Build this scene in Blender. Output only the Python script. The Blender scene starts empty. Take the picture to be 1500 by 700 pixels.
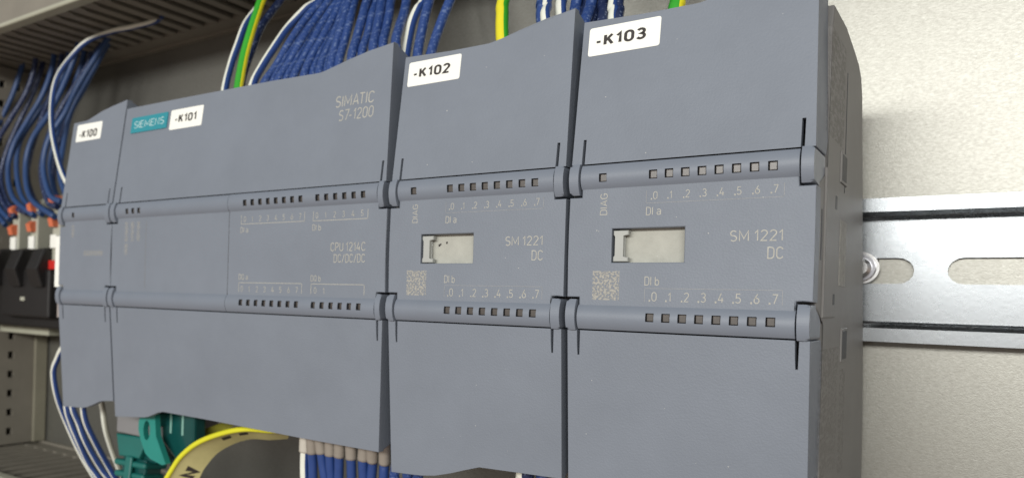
import bpy, bmesh, math, random
from mathutils import Vector, Matrix

random.seed(7)
MM = 0.001
scene = bpy.context.scene
C = bpy.context.collection

# ------------------------------------------------------------------ camera
cd = bpy.data.cameras.new("camera")
cam = bpy.data.objects.new("camera", cd)
C.objects.link(cam)
cd.sensor_width = 36.0
cd.sensor_fit = 'HORIZONTAL'
cd.lens = 28.90
cd.shift_x = 0.2106
cd.shift_y = 0.0571
cd.clip_start = 0.005
cd.clip_end = 20.0
CAMR = ((0.763478, -0.023154, 0.645419), (0.645181, -0.017595, -0.763828), (0.029042, 0.999577, 0.001505))
cam.matrix_world = Matrix.Translation(Vector((253.44, -168.54, 38.12)) * MM) @ Matrix(CAMR).to_4x4()
cd.dof.use_dof = True
cd.dof.focus_distance = 0.166
cd.dof.aperture_fstop = 27.0
scene.camera = cam

# ------------------------------------------------------------------ world and lamps
world = bpy.data.worlds.new("World")
scene.world = world
world.use_nodes = True
bg = world.node_tree.nodes["Background"]
# plain room light: pale above, warmer towards the floor
_nt = world.node_tree
_tc = _nt.nodes.new("ShaderNodeTexCoord")
_sx = _nt.nodes.new("ShaderNodeSeparateXYZ")
_mr = _nt.nodes.new("ShaderNodeMapRange")
_mr.inputs["From Min"].default_value = -0.35
_mr.inputs["From Max"].default_value = 0.35
_mx = _nt.nodes.new("ShaderNodeMix")
_mx.data_type = 'RGBA'
_mx.inputs["A"].default_value = (1.0, 0.80, 0.67, 1)
_mx.inputs["B"].default_value = (0.96, 0.99, 1.0, 1)
_nt.links.new(_tc.outputs["Generated"], _sx.inputs[0])
_nt.links.new(_sx.outputs["Z"], _mr.inputs["Value"])
_nt.links.new(_mr.outputs[0], _mx.inputs["Factor"])
_nt.links.new(_mx.outputs["Result"], bg.inputs[0])
bg.inputs[1].default_value = 0.41

def area_lamp(name, loc, target, size, size_y, watts, color):
    ld = bpy.data.lights.new(name, 'AREA')
    ld.shape = 'RECTANGLE'
    ld.size = size
    ld.size_y = size_y
    ld.energy = watts
    ld.color = color
    o = bpy.data.objects.new(name, ld)
    C.objects.link(o)
    o.location = loc
    d = Vector(target) - Vector(loc)
    o.rotation_euler = d.to_track_quat('-Z', 'Y').to_euler()
    return o

area_lamp("ceiling_lamp", (0.42, -1.30, 0.33), (0.2, 0.05, 0.07), 1.50, 0.16, 20.5, (1.0, 0.99, 0.95))

vs = scene.view_settings
vs.view_transform = 'Standard'
vs.look = 'None'
vs.exposure = 0.0
vs.gamma = 1.0
vs.use_curve_mapping = False

# ------------------------------------------------------------------ materials
MATS = {}

def mat(name, color, rough=0.5, metal=0.0, bump=0.0, bscale=900.0, cvar=0.0, cscale=60.0, spec=0.5,
        stretch=(1, 1, 1), color2=None, rvar=0.0):
    if name in MATS:
        return MATS[name]
    m = bpy.data.materials.new(name)
    m.use_nodes = True
    nt = m.node_tree
    b = nt.nodes["Principled BSDF"]
    b.inputs["Base Color"].default_value = (*color, 1)
    b.inputs["Roughness"].default_value = rough
    b.inputs["Metallic"].default_value = metal
    b.inputs["Specular IOR Level"].default_value = spec
    tc = nt.nodes.new("ShaderNodeTexCoord")
    mp = nt.nodes.new("ShaderNodeMapping")
    mp.inputs["Scale"].default_value = stretch
    nt.links.new(tc.outputs["Object"], mp.inputs["Vector"])
    if cvar > 0 or color2:
        n = nt.nodes.new("ShaderNodeTexNoise")
        n.inputs["Scale"].default_value = cscale
        n.inputs["Detail"].default_value = 6
        n.inputs["Roughness"].default_value = 0.65
        nt.links.new(mp.outputs[0], n.inputs["Vector"])
        mx = nt.nodes.new("ShaderNodeMix")
        mx.data_type = 'RGBA'
        c2 = color2 or tuple(c * (1 - cvar) for c in color)
        c1 = color if color2 else tuple(min(1, c * (1 + cvar)) for c in color)
        mx.inputs["A"].default_value = (*c1, 1)
        mx.inputs["B"].default_value = (*c2, 1)
        rr = nt.nodes.new("ShaderNodeMapRange")
        rr.inputs["From Min"].default_value = 0.3
        rr.inputs["From Max"].default_value = 0.7
        nt.links.new(n.outputs["Fac"], rr.inputs["Value"])
        nt.links.new(rr.outputs[0], mx.inputs["Factor"])
        nt.links.new(mx.outputs["Result"], b.inputs["Base Color"])
        if rvar > 0:
            r2 = nt.nodes.new("ShaderNodeMapRange")
            r2.inputs["To Min"].default_value = rough - rvar
            r2.inputs["To Max"].default_value = rough + rvar
            nt.links.new(n.outputs["Fac"], r2.inputs["Value"])
            nt.links.new(r2.outputs[0], b.inputs["Roughness"])
    if bump > 0:
        n2 = nt.nodes.new("ShaderNodeTexNoise")
        n2.inputs["Scale"].default_value = bscale
        n2.inputs["Detail"].default_value = 4
        nt.links.new(mp.outputs[0], n2.inputs["Vector"])
        bp = nt.nodes.new("ShaderNodeBump")
        bp.inputs["Strength"].default_value = bump
        bp.inputs["Distance"].default_value = 0.0004
        nt.links.new(n2.outputs["Fac"], bp.inputs["Height"])
        nt.links.new(bp.outputs[0], b.inputs["Normal"])
    MATS[name] = m
    return m

def speckle_wire(name, base, ink=(0.5, 0.56, 0.66), amount=0.62, rough=0.42):
    """insulation with worn white print running along it (broken flecks)"""
    m = mat(name, base, rough, cvar=0.12, cscale=80)
    nt = m.node_tree
    b = nt.nodes["Principled BSDF"]
    src = b.inputs["Base Color"].links[0].from_socket
    uv = nt.nodes.new("ShaderNodeUVMap")
    mp = nt.nodes.new("ShaderNodeMapping")
    mp.inputs["Scale"].default_value = (1.0, 1.0, 1.0)
    nt.links.new(uv.outputs[0], mp.inputs["Vector"])
    n = nt.nodes.new("ShaderNodeTexNoise")
    n.inputs["Scale"].default_value = 1.0
    n.inputs["Detail"].default_value = 3
    mp.inputs["Scale"].default_value = (4.0, 0.9, 1.0)
    nt.links.new(mp.outputs[0], n.inputs["Vector"])
    st = nt.nodes.new("ShaderNodeMapRange")
    st.inputs["From Min"].default_value = amount - 0.05
    st.inputs["From Max"].default_value = amount + 0.05
    nt.links.new(n.outputs["Fac"], st.inputs["Value"])
    mx = nt.nodes.new("ShaderNodeMix")
    mx.data_type = 'RGBA'
    nt.links.new(st.outputs[0], mx.inputs["Factor"])
    nt.links.new(src, mx.inputs["A"])
    mx.inputs["B"].default_value = (*ink, 1)
    nt.links.new(mx.outputs["Result"], b.inputs["Base Color"])
    return m

M_GREY = mat("module_plastic", (0.177, 0.199, 0.237), 0.55, bump=0.20, bscale=2600, cvar=0.065, cscale=38, rvar=0.10, spec=0.42)
M_RIDGE = mat("ridge_plastic", (0.172, 0.195, 0.236), 0.47, bump=0.06, bscale=2600, cvar=0.04, cscale=60, spec=0.5)
M_SIDE = mat("housing_plastic", (0.172, 0.168, 0.162), 0.56, bump=0.15, bscale=1600, cvar=0.08, cscale=70)
M_DARK = mat("recess_shade_and_joints", (0.035, 0.037, 0.042), 0.6, cvar=0.1)  # near-black puts the shade of windows and openings into the colour; also joints
M_LENS = mat("led_lens_plastic", (0.085, 0.074, 0.066), 0.30, cvar=0.22, cscale=500)
M_PRINT = mat("pale_print", (0.39, 0.38, 0.335), 0.6, cvar=0.14, cscale=900)
M_PRINT2 = mat("faint_print", (0.30, 0.30, 0.295), 0.6, cvar=0.18, cscale=900)
M_LABEL = mat("white_label", (0.86, 0.86, 0.80), 0.42, cvar=0.02)
M_INK = mat("label_ink", (0.030, 0.024, 0.022), 0.6, cvar=0.2)
M_TEALB = mat("teal_badge", (0.022, 0.245, 0.300), 0.4, cvar=0.06)
M_CARD = mat("card_paper", (0.40, 0.40, 0.355), 0.7, cvar=0.10, cscale=260, bump=0.1, bscale=900)
M_CLIP = mat("clip_plastic", (0.37, 0.38, 0.36), 0.5, cvar=0.05)
M_PLATE = mat("galvanised_plate", (0.310, 0.308, 0.280), 0.40, 0.80, bump=0.10, bscale=5200, cvar=0.0, cscale=2300,
              stretch=(0.45, 1, 1.0), color2=(0.245, 0.240, 0.215), rvar=0.05)
M_RAIL = mat("zinc_rail", (0.33, 0.35, 0.365), 0.27, 1.0, bump=0.02, bscale=900, color2=(0.265, 0.28, 0.295), cscale=260, rvar=0.06)
M_STEEL = mat("bright_steel", (0.62, 0.62, 0.62), 0.25, 1.0, cvar=0.1, cscale=200)
M_DUCT = mat("duct_pvc", (0.205, 0.188, 0.155), 0.55, cvar=0.10, cscale=60, bump=0.1)
M_DUCTLIP = mat("duct_lip_pvc", (0.38, 0.38, 0.30), 0.45, cvar=0.06)
M_BLUE = speckle_wire("blue_insulation", (0.019, 0.052, 0.195), (0.10, 0.15, 0.31), 0.58)
M_BLUEP = mat("plain_blue_insulation", (0.019, 0.052, 0.195), 0.42, cvar=0.12)
M_BLUEL = mat("far_blue_insulation", (0.022, 0.058, 0.165), 0.45, cvar=0.15)
M_NAVY = speckle_wire("navy_insulation", (0.010, 0.020, 0.070), (0.16, 0.20, 0.30), 0.62)
M_WHITEW = mat("white_stripe_insulation", (0.74, 0.75, 0.66), 0.42, cvar=0.04)
M_GREEN = mat("green_insulation", (0.030, 0.330, 0.020), 0.4, cvar=0.06)
M_YELLOW = mat("yellow_insulation", (0.74, 0.66, 0.020), 0.4, cvar=0.05)
M_BLACKW = mat("black_insulation", (0.012, 0.016, 0.030), 0.45, cvar=0.1)
M_SLEEVE = mat("ferrule_sleeve", (0.27, 0.24, 0.205), 0.5, cvar=0.08)  # beige lowered to carry the shade under the covers
M_SLEEVEW = mat("ferrule_sleeve_white", (0.52, 0.49, 0.43), 0.5, cvar=0.06)
M_TEAL = mat("teal_boot", (0.008, 0.125, 0.108), 0.38, cvar=0.08, cscale=120)
M_TEALL = mat("bright_teal_lever", (0.016, 0.225, 0.190), 0.36, cvar=0.06, cscale=120)
M_TEALD = mat("dark_teal_plug", (0.006, 0.062, 0.058), 0.16, cvar=0.1, cscale=120)
M_BLACK = mat("black_plastic", (0.010, 0.009, 0.009), 0.5, cvar=0.15)
M_BEIGE = mat("terminal_plastic", (0.40, 0.40, 0.33), 0.5, cvar=0.06)
M_ORANGE = mat("orange_lever", (0.62, 0.16, 0.075), 0.45, cvar=0.08)
M_RED = mat("red_marker", (0.55, 0.02, 0.015), 0.45, cvar=0.08)
M_TAPE = mat("marker_tape", (0.52, 0.475, 0.22), 0.4, cvar=0.08, cscale=200)
M_TAPEY = mat("yellow_tape_edge", (0.72, 0.70, 0.03), 0.4, cvar=0.05)
M_OLIVE = mat("olive_tape", (0.26, 0.25, 0.035), 0.4, cvar=0.15)

def smear_mat(name, ink, base_alpha, sx, sz):
    """worn, unreadable print: broken ink flecks; the gaps are clear film"""
    m = bpy.data.materials.new(name)
    m.use_nodes = True
    nt = m.node_tree
    b = nt.nodes["Principled BSDF"]
    b.inputs["Base Color"].default_value = (*ink, 1)
    b.inputs["Roughness"].default_value = 0.6
    tc = nt.nodes.new("ShaderNodeTexCoord")
    mp = nt.nodes.new("ShaderNodeMapping")
    mp.inputs["Scale"].default_value = (sx, sx, sz)
    n = nt.nodes.new("ShaderNodeTexNoise")
    n.inputs["Scale"].default_value = 1.0
    n.inputs["Detail"].default_value = 2
    st = nt.nodes.new("ShaderNodeMapRange")
    st.inputs["From Min"].default_value = 0.41
    st.inputs["From Max"].default_value = 0.56
    st.inputs["To Max"].default_value = base_alpha
    nt.links.new(tc.outputs["Object"], mp.inputs["Vector"])
    nt.links.new(mp.outputs[0], n.inputs["Vector"])
    nt.links.new(n.outputs["Fac"], st.inputs["Value"])
    nt.links.new(st.outputs[0], b.inputs["Alpha"])
    return m

M_SMEAR = smear_mat("worn_front_print", (0.42, 0.41, 0.38), 0.55, 2600, 1500)
M_SMEARS = smear_mat("worn_side_print", (0.27, 0.26, 0.24), 0.24, 420, 1300)
M_CODE = smear_mat("square_mark_print", (0.42, 0.405, 0.36), 0.8, 2100, 2100)

# ------------------------------------------------------------------ mesh helpers (all numbers in millimetres)
def mesh_obj(name, bm, material, parent=None, loc=None, smooth=False, kind=None):
    me = bpy.data.meshes.new(name)
    bmesh.ops.recalc_face_normals(bm, faces=bm.faces[:])
    bmesh.ops.scale(bm, vec=(MM, MM, MM), verts=bm.verts[:])
    if smooth:
        for f in bm.faces:
            f.smooth = True
    bm.to_mesh(me)
    bm.free()
    for m in (material if isinstance(material, (list, tuple)) else [material]):
        me.materials.append(m)
    o = bpy.data.objects.new(name, me)
    C.objects.link(o)
    if parent is not None:
        o.parent = parent
    if loc is not None:
        o.location = Vector(loc) * MM
    if kind:
        o["kind"] = kind
    return o

def copy_part(src, parent, loc):
    o = src.copy()
    C.objects.link(o)
    o.parent = parent
    o.location = Vector(loc) * MM
    return o

def thing(name, loc, label, cat, group=None):
    o = bpy.data.objects.new(name, None)
    o.empty_display_size = 0.01
    C.objects.link(o)
    o.location = Vector(loc) * MM
    o["label"] = label
    o["category"] = cat
    if group:
        o["group"] = group
    return o

def tag(o, label, cat, group=None):
    o["label"] = label
    o["category"] = cat
    if group:
        o["group"] = group
    return o

def box(bm, x0, x1, y0, y1, z0, z1, bev=0.0, seg=2):
    v = [bm.verts.new((x, y, z)) for x in (x0, x1) for y in (y0, y1) for z in (z0, z1)]
    fs = [(0, 1, 3, 2), (4, 6, 7, 5), (0, 4, 5, 1), (2, 3, 7, 6), (0, 2, 6, 4), (1, 5, 7, 3)]
    faces = [bm.faces.new([v[i] for i in f]) for f in fs]
    if bev > 0:
        es = list({e for f in faces for e in f.edges})
        bmesh.ops.bevel(bm, geom=es, offset=bev, segments=seg, affect='EDGES', profile=0.5)
    return v

def prism(bm, pts, fmap, a, b, bev=0.0, seg=2, only=None):
    """extrude a closed 2-d outline between depths a and b; fmap(p, d) -> xyz"""
    A = [bm.verts.new(fmap(p, a)) for p in pts]
    B = [bm.verts.new(fmap(p, b)) for p in pts]
    n = len(pts)
    fa = bm.faces.new(A)
    fb = bm.faces.new(B[::-1])
    for i in range(n):
        bm.faces.new((A[i], B[i], B[(i + 1) % n], A[(i + 1) % n]))
    if bev > 0:
        es = []
        if only in (None, 'a'):
            es += list(fa.edges)
        if only in (None, 'b'):
            es += list(fb.edges)
        bmesh.ops.bevel(bm, geom=es, offset=bev, segments=seg, affect='EDGES', profile=0.5, clamp_overlap=True)

def gridplate(bm, us, vs_, solid, fmap, d0, d1, bev=0.0):
    """a plate made of grid cells; solid(i, j) says which cells exist; holes get real walls"""
    cache = {}
    def V(i, j, d):
        k = (i, j, d)
        if k not in cache:
            cache[k] = bm.verts.new(fmap(us[i], vs_[j], d0 if d == 0 else d1))
        return cache[k]
    nu, nv = len(us) - 1, len(vs_) - 1
    S = lambda i, j: 0 <= i < nu and 0 <= j < nv and solid(i, j)
    rim = []
    for i in range(nu):
        for j in range(nv):
            if not S(i, j):
                continue
            bm.faces.new((V(i, j, 0), V(i + 1, j, 0), V(i + 1, j + 1, 0), V(i, j + 1, 0)))
            bm.faces.new((V(i, j, 1), V(i, j + 1, 1), V(i + 1, j + 1, 1), V(i + 1, j, 1)))
            for (di, dj, a, b) in ((-1, 0, (i, j), (i, j + 1)), (1, 0, (i + 1, j), (i + 1, j + 1)),
                                   (0, -1, (i, j), (i + 1, j)), (0, 1, (i, j + 1), (i + 1, j + 1))):
                if not S(i + di, j + dj):
                    bm.faces.new((V(*a, 0), V(*b, 0), V(*b, 1), V(*a, 1)))
                    rim.append((V(*a, 0), V(*b, 0)))
    if bev > 0:
        es = []
        for a, b in rim:
            e = bm.edges.get((a, b))
            if e:
                es.append(e)
        bmesh.ops.bevel(bm, geom=es, offset=bev, segments=2, affect='EDGES', profile=0.5, clamp_overlap=True)

def catmull(pts, n=8):
    P = [Vector(p) for p in pts]
    P = [P[0] * 2 - P[1]] + P + [P[-1] * 2 - P[-2]]
    out = []
    for i in range(1, len(P) - 2):
        p0, p1, p2, p3 = P[i - 1], P[i], P[i + 1], P[i + 2]
        for k in range(n):
            t = k / n
            out.append(0.5 * ((2 * p1) + (-p0 + p2) * t + (2 * p0 - 5 * p1 + 4 * p2 - p3) * t * t + (-p0 + 3 * p1 - 3 * p2 + p3) * t ** 3))
    out.append(P[-2])
    return out

def tube(bm, pts, r, ref=(-1, 0, 0), sides=14, stripe=None, n=8, rfun=None, caps=True):
    """swept round wire; stripe = (material index, half width in sectors) centred on ref"""
    L = catmull(pts, n) if n else [Vector(p) for p in pts]
    uvl = bm.loops.layers.uv.verify()
    ref = Vector(ref)
    rings = []
    s = 0.0
    dist = []
    for i, p in enumerate(L):
        t = (L[min(i + 1, len(L) - 1)] - L[max(i - 1, 0)]).normalized()
        if i:
            s += (L[i] - L[i - 1]).length
        dist.append(s)
        a = (ref - t * ref.dot(t))
        if a.length < 1e-4:
            a = t.orthogonal()
        a.normalize()
        b = t.cross(a)
        rr = r * (rfun(i / (len(L) - 1)) if rfun else 1.0)
        rings.append([bm.verts.new(p + (a * math.cos(2 * math.pi * (k + 0.5) / sides) + b * math.sin(2 * math.pi * (k + 0.5) / sides)) * rr)
                      for k in range(sides)])
    for i in range(len(L) - 1):
        for k in range(sides):
            k2 = (k + 1) % sides
            f = bm.faces.new((rings[i][k], rings[i][k2], rings[i + 1][k2], rings[i + 1][k]))
            f.smooth = True
            q = (k + 1) % sides
            dk = min(q, sides - q)
            if stripe and dk <= stripe[1]:
                f.material_index = stripe[0]
            us = ((k, dist[i]), (k + 1, dist[i]), (k + 1, dist[i + 1]), (k, dist[i + 1]))
            for lp, uvv in zip(f.loops, us):
                lp[uvl].uv = (uvv[0] / sides * 2.0, uvv[1])
    if caps:
        bm.faces.new(rings[0][::-1])
        bm.faces.new(rings[-1])

def _arc(cx, cy, rx, ry, a0, a1, n=9):
    return [(cx + rx * math.cos(math.radians(a0 + (a1 - a0) * k / n)), cy + ry * math.sin(math.radians(a0 + (a1 - a0) * k / n))) for k in range(n + 1)]

# plain engineering lettering drawn as strokes: glyph -> (width, [strokes], closed flags)
_O = _arc(.26, .72, .26, .28, 0, 180) + _arc(.26, .28, .26, .28, 180, 360)
GLYPHS = {
    '0': (.52, [_O], [1]),
    '1': (.26, [[(.0, .74), (.22, 1), (.22, 0)]], [0]),
    '2': (.5, [_arc(.25, .75, .25, .25, 165, -35) + [(0, 0), (.5, 0)]], [0]),
    '3': (.5, [_arc(.24, .76, .23, .24, 155, -90) + _arc(.24, .26, .26, .26, 90, -155)], [0]),
    '4': (.54, [[(.30, 1), (0, .26), (.54, .26)], [(.40, .52), (.40, 0)]], [0, 0]),
    '5': (.5, [[(.46, 1), (.06, 1), (.03, .54)] + _arc(.22, .30, .28, .30, 110, -150)], [0]),
    '6': (.52, [[(.36, 1), (.05, .46)] + _arc(.26, .28, .26, .28, 150, 490, 16)], [0]),
    '7': (.5, [[(0, 1), (.5, 1), (.16, 0)]], [0]),
    '8': (.52, [_arc(.26, .75, .23, .25, -90, 270, 14), _arc(.26, .25, .26, .25, 90, 450, 14)], [0, 0]),
    '9': (.52, [[(.16, 0), (.47, .54)] + _arc(.26, .72, .26, .28, -30, 310, 16)], [0]),
    '-': (.3, [[(0, .38), (.3, .38)]], [0]),
    '.': (.10, [[(0, -.04), (.09, -.04), (.09, .07), (0, .07)]], [1]),
    '/': (.4, [[(0, -.08), (.4, 1.05)]], [0]),
    'K': (.54, [[(0, 0), (0, 1)], [(.5, 1), (.04, .40)], [(.2, .60), (.54, 0)]], [0, 0, 0]),
    'S': (.52, [_arc(.26, .75, .25, .25, 35, 230) + _arc(.26, .26, .26, .26, 65, -145)], [0]),
    'I': (.02, [[(0, 0), (0, 1)]], [0]),
    'M': (.74, [[(0, 0), (0, 1), (.37, .22), (.74, 1), (.74, 0)]], [0]),
    'A': (.6, [[(0, 0), (.3, 1), (.6, 0)], [(.11, .30), (.49, .30)]], [0, 0]),
    'T': (.54, [[(0, 1), (.54, 1)], [(.27, 1), (.27, 0)]], [0, 0]),
    'C': (.52, [_arc(.27, .72, .27, .28, 20, 180) + _arc(.27, .28, .27, .28, 180, 340)], [0]),
    'D': (.52, [[(0, 0), (0, 1)] + _arc(.24, .70, .28, .30, 90, 0) + _arc(.24, .30, .28, .30, 0, -90)], [1]),
    'G': (.54, [_arc(.27, .72, .27, .28, 25, 180) + _arc(.27, .28, .27, .28, 180, 360) + [(.54, .48), (.30, .48)]], [0]),
    'U': (.52, [[(0, 1)] + _arc(.26, .28, .26, .28, 180, 360) + [(.52, 1)]], [0]),
    'P': (.5, [[(0, 0), (0, 1)] + _arc(.24, .73, .26, .27, 90, -90) + [(0, .46)]], [0]),
    'E': (.46, [[(.46, 1), (0, 1), (0, 0), (.46, 0)], [(0, .52), (.4, .52)]], [0, 0]),
    'N': (.54, [[(0, 0), (0, 1), (.54, 0), (.54, 1)]], [0]),
    'Q': (.54, [_O, [(.32, .22), (.56, -.06)]], [1, 0]),
    'a': (.44, [_arc(.21, .48, .23, .22, 140, 0) + [(.44, 0)], _arc(.21, .20, .21, .20, 20, 340, 12)], [0, 0]),
    'b': (.46, [[(0, 1), (0, 0)], _arc(.23, .33, .23, .33, 200, -160, 14)], [0, 0]),
}
TEXTC = {}

def text_mesh(s, bold=0.0):
    """(verts, faces): verts are (x, y, layer); each stroke is one mitred strip on its own thin layer"""
    k = (s, bold)
    if k in TEXTC:
        return TEXTC[k]
    th = 0.105 + bold
    V, F = [], []
    x = 0.0
    lay = 0
    prev = ''
    for ch in s:
        if prev + ch in ('AT', '7-'):
            x -= 0.13
        prev = ch
        if ch == ' ':
            x += 0.30
            continue
        gw, strokes, closed = GLYPHS[ch]
        for st, cl in zip(strokes, closed):
            P = [Vector((p[0] + x, p[1])) for p in st]
            Q = [P[0]]
            for p in P[1:]:
                if (p - Q[-1]).length > 1e-4:
                    Q.append(p)
            P = Q
            if cl and (P[0] - P[-1]).length < 1e-3:
                P.pop()
            n = len(P)
            base = len(V)
            for i in range(n):
                p = P[i]
                q0 = P[i - 1] if (i or cl) else None
                q1 = P[(i + 1) % n] if (i < n - 1 or cl) else None
                d0 = (p - q0).normalized() if q0 is not None else None
                d1 = (q1 - p).normalized() if q1 is not None else None
                if d0 is None:
                    m, e = Vector((-d1.y, d1.x)), 1.0
                elif d1 is None:
                    m, e = Vector((-d0.y, d0.x)), 1.0
                else:
                    n0, n1 = Vector((-d0.y, d0.x)), Vector((-d1.y, d1.x))
                    m = n0 + n1
                    m = m.normalized() if m.length > 1e-4 else n0
                    e = min(1.0 / max(m.dot(n0), 0.3), 1.9)
                V.append((p.x + m.x * th / 2 * e, p.y + m.y * th / 2 * e, lay))
                V.append((p.x - m.x * th / 2 * e, p.y - m.y * th / 2 * e, lay))
            for i in range(n if cl else n - 1):
                j = (i + 1) % n
                F.append((base + 2 * i, base + 2 * i + 1, base + 2 * j + 1, base + 2 * j))
            lay = (lay + 1) % 4
        x += gw + 0.24 + bold * 0.9
    TEXTC[k] = (V, F)
    return V, F

def add_text(bm, s, x0, x1, z0, z1, fmap, bold=0.0, rot=False):
    """flat print fitted into the box x0..x1, z0..z1; fmap(x, z) -> xyz on the surface"""
    nat = len(s) == 1 or (len(s) == 2 and s[0] == ".")
    V, F = text_mesh(s, bold)
    ax, bx = min(v[0] for v in V), max(v[0] for v in V)
    ay, by = min(v[1] for v in V), max(v[1] for v in V)
    if nat:
        x1 = x0 + (bx - ax) / (by - ay) * (z1 - z0) * 0.92
        if s[-1] == '1':
            x0, x1 = x0 + 0.12, x1 + 0.12
    vv = []
    for (a, b, l) in V:
        u, w = (a - ax) / (bx - ax), (b - ay) / (by - ay)
        if rot:
            u, w = 1 - w, u
        p = fmap(x0 + (x1 - x0) * u, z0 + (z1 - z0) * w)
        vv.append(bm.verts.new((p[0], p[1] - 0.003 * l, p[2])))
    for f in F:
        bm.faces.new([vv[i] for i in f])

# ------------------------------------------------------------------ the setting: mounting plate
PLATE_Y = 84.0
bm = bmesh.new()
box(bm, -340, 470, PLATE_Y, PLATE_Y + 3, -260, 340)
plate = mesh_obj("mounting_plate", bm, M_PLATE)
plate["kind"] = "structure"

# ------------------------------------------------------------------ DIN rail
rail = thing("mounting_rail", (100, PLATE_Y, 48.7), "zinc-plated slotted hat rail carrying the grey modules", "rail")
RX0, RX1 = -160.0, 240.0            # local x around 100
prof = [(-0.6, 12.9), (-1.6, 12.9), (-1.6, -12.9), (-0.6, -12.9)]
pitch, sl, sh = 25.0, 18.6, 3.2
# web with real slots; slot centres follow the visible pair
c0 = 254.6 - 100 - 25 * 12
us = [RX0]
for k in range(0, 40):
    c = c0 + pitch * k
    if c - sl / 2 < RX0 + 2 or c + sl / 2 > RX1 - 2:
        continue
    us += [c - sl / 2, c + sl / 2]
us.append(RX1)
def slot_outline(c, n=8):
    pts = []
    for k in range(n + 1):
        a = math.pi / 2 - math.pi * k / n
        pts.append((c + sl / 2 - sh + math.cos(a) * sh, math.sin(a) * sh))
    for k in range(n + 1):
        a = -math.pi / 2 - math.pi * k / n
        pts.append((c - sl / 2 + sh + math.cos(a) * sh, math.sin(a) * sh))
    return pts
bm = bmesh.new()
cent = [(us[i] + us[i + 1]) / 2 for i in range(1, len(us) - 1, 2)]
edges_x = [RX0] + [(cent[i] + cent[i + 1]) / 2 for i in range(len(cent) - 1)] + [RX1]
for i, c in enumerate(cent):
    xa, xb = edges_x[i], edges_x[i + 1]
    O = slot_outline(c)
    n = len(O)
    for (yy, flip) in ((-1.6, False), (-0.6, True)):
        iv = [bm.verts.new((p[0], yy, p[1])) for p in O]
        h = n // 2
        # outer frame split in upper and lower halves around the slot
        a, b, d, e = [bm.verts.new(q) for q in ((xa, yy, 12.7), (xb, yy, 12.7), (xb, yy, -12.7), (xa, yy, -12.7))]
        mr = bm.verts.new((xb, yy, 0)); ml = bm.verts.new((xa, yy, 0))
        q = n // 4
        up = [ml, a, b, mr] + [iv[k] for k in range(q, -1, -1)] + [iv[k] for k in range(n - 1, n - 1 - q - 1 + 1, -1)]
        R1 = list(range(q, -1, -1))              # right end up to top right
        L1 = list(range(n - 1, h + q - 1, -1))   # top left down to the left end
        bm.faces.new([ml, a, b, mr] + [iv[k] for k in R1] + [iv[k] for k in L1])
        R2 = list(range(q, h))
        L2 = list(range(h, h + q + 1))
        bm.faces.new([mr, d, e, ml] + [iv[k] for k in reversed(L2)] + [iv[k] for k in reversed(R2)])
        if not flip:
            first = iv
        else:
            for k in range(n):
                bm.faces.new((first[k], first[(k + 1) % n], iv[(k + 1) % n], iv[k]))
mesh_obj("web", bm, M_RAIL, rail)
for s in (1, -1):
    pts = [(-1.62, 12.0 * s), (-1.62, 12.6 * s), (-2.2, 13.2 * s), (-6.4, 13.2 * s), (-7.5, 14.2 * s), (-7.5, 17.5 * s), (-6.4, 17.5 * s),
           (-6.4, 14.6 * s), (-6.0, 14.2 * s), (-1.6, 14.2 * s), (-0.6, 13.4 * s), (-0.6, 12.0 * s)]
    bm = bmesh.new()
    prism(bm, pts, lambda p, d: (d, p[0], p[1]), RX0, RX1)
    mesh_obj("flange", bm, M_RAIL, rail)

# screw with washer in the left-hand visible slot
scr = thing("washer_screw", (227.9, PLATE_Y - 1.6, 49.4), "round steel screw head with washer, half hidden behind the rightmost module", "screw")
def disc(bm, r0, r1, y0, y1, n=40, hole=0.0):
    A = [bm.verts.new((math.cos(2 * math.pi * k / n) * r0, y0, math.sin(2 * math.pi * k / n) * r0)) for k in range(n)]
    B = [bm.verts.new((math.cos(2 * math.pi * k / n) * r1, y1, math.sin(2 * math.pi * k / n) * r1)) for k in range(n)]
    for k in range(n):
        bm.faces.new((A[k], A[(k + 1) % n], B[(k + 1) % n], B[k]))
    bm.faces.new(A[::-1])
    bm.faces.new(B)
bm = bmesh.new(); disc(bm, 4.3, 4.1, 0, -0.9)
mesh_obj("washer", bm, M_STEEL, scr)
bm = bmesh.new(); disc(bm, 3.5, 3.3, -0.9, -1.8)
mesh_obj("lock_washer", bm, mat("dark_steel", (0.30, 0.30, 0.32), 0.3, 1.0, cvar=0.1), scr)
bm = bmesh.new(); disc(bm, 2.7, 2.6, -1.8, -3.0); disc(bm, 2.6, 1.9, -3.0, -3.6)
mesh_obj("head", bm, M_STEEL, scr)

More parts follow.
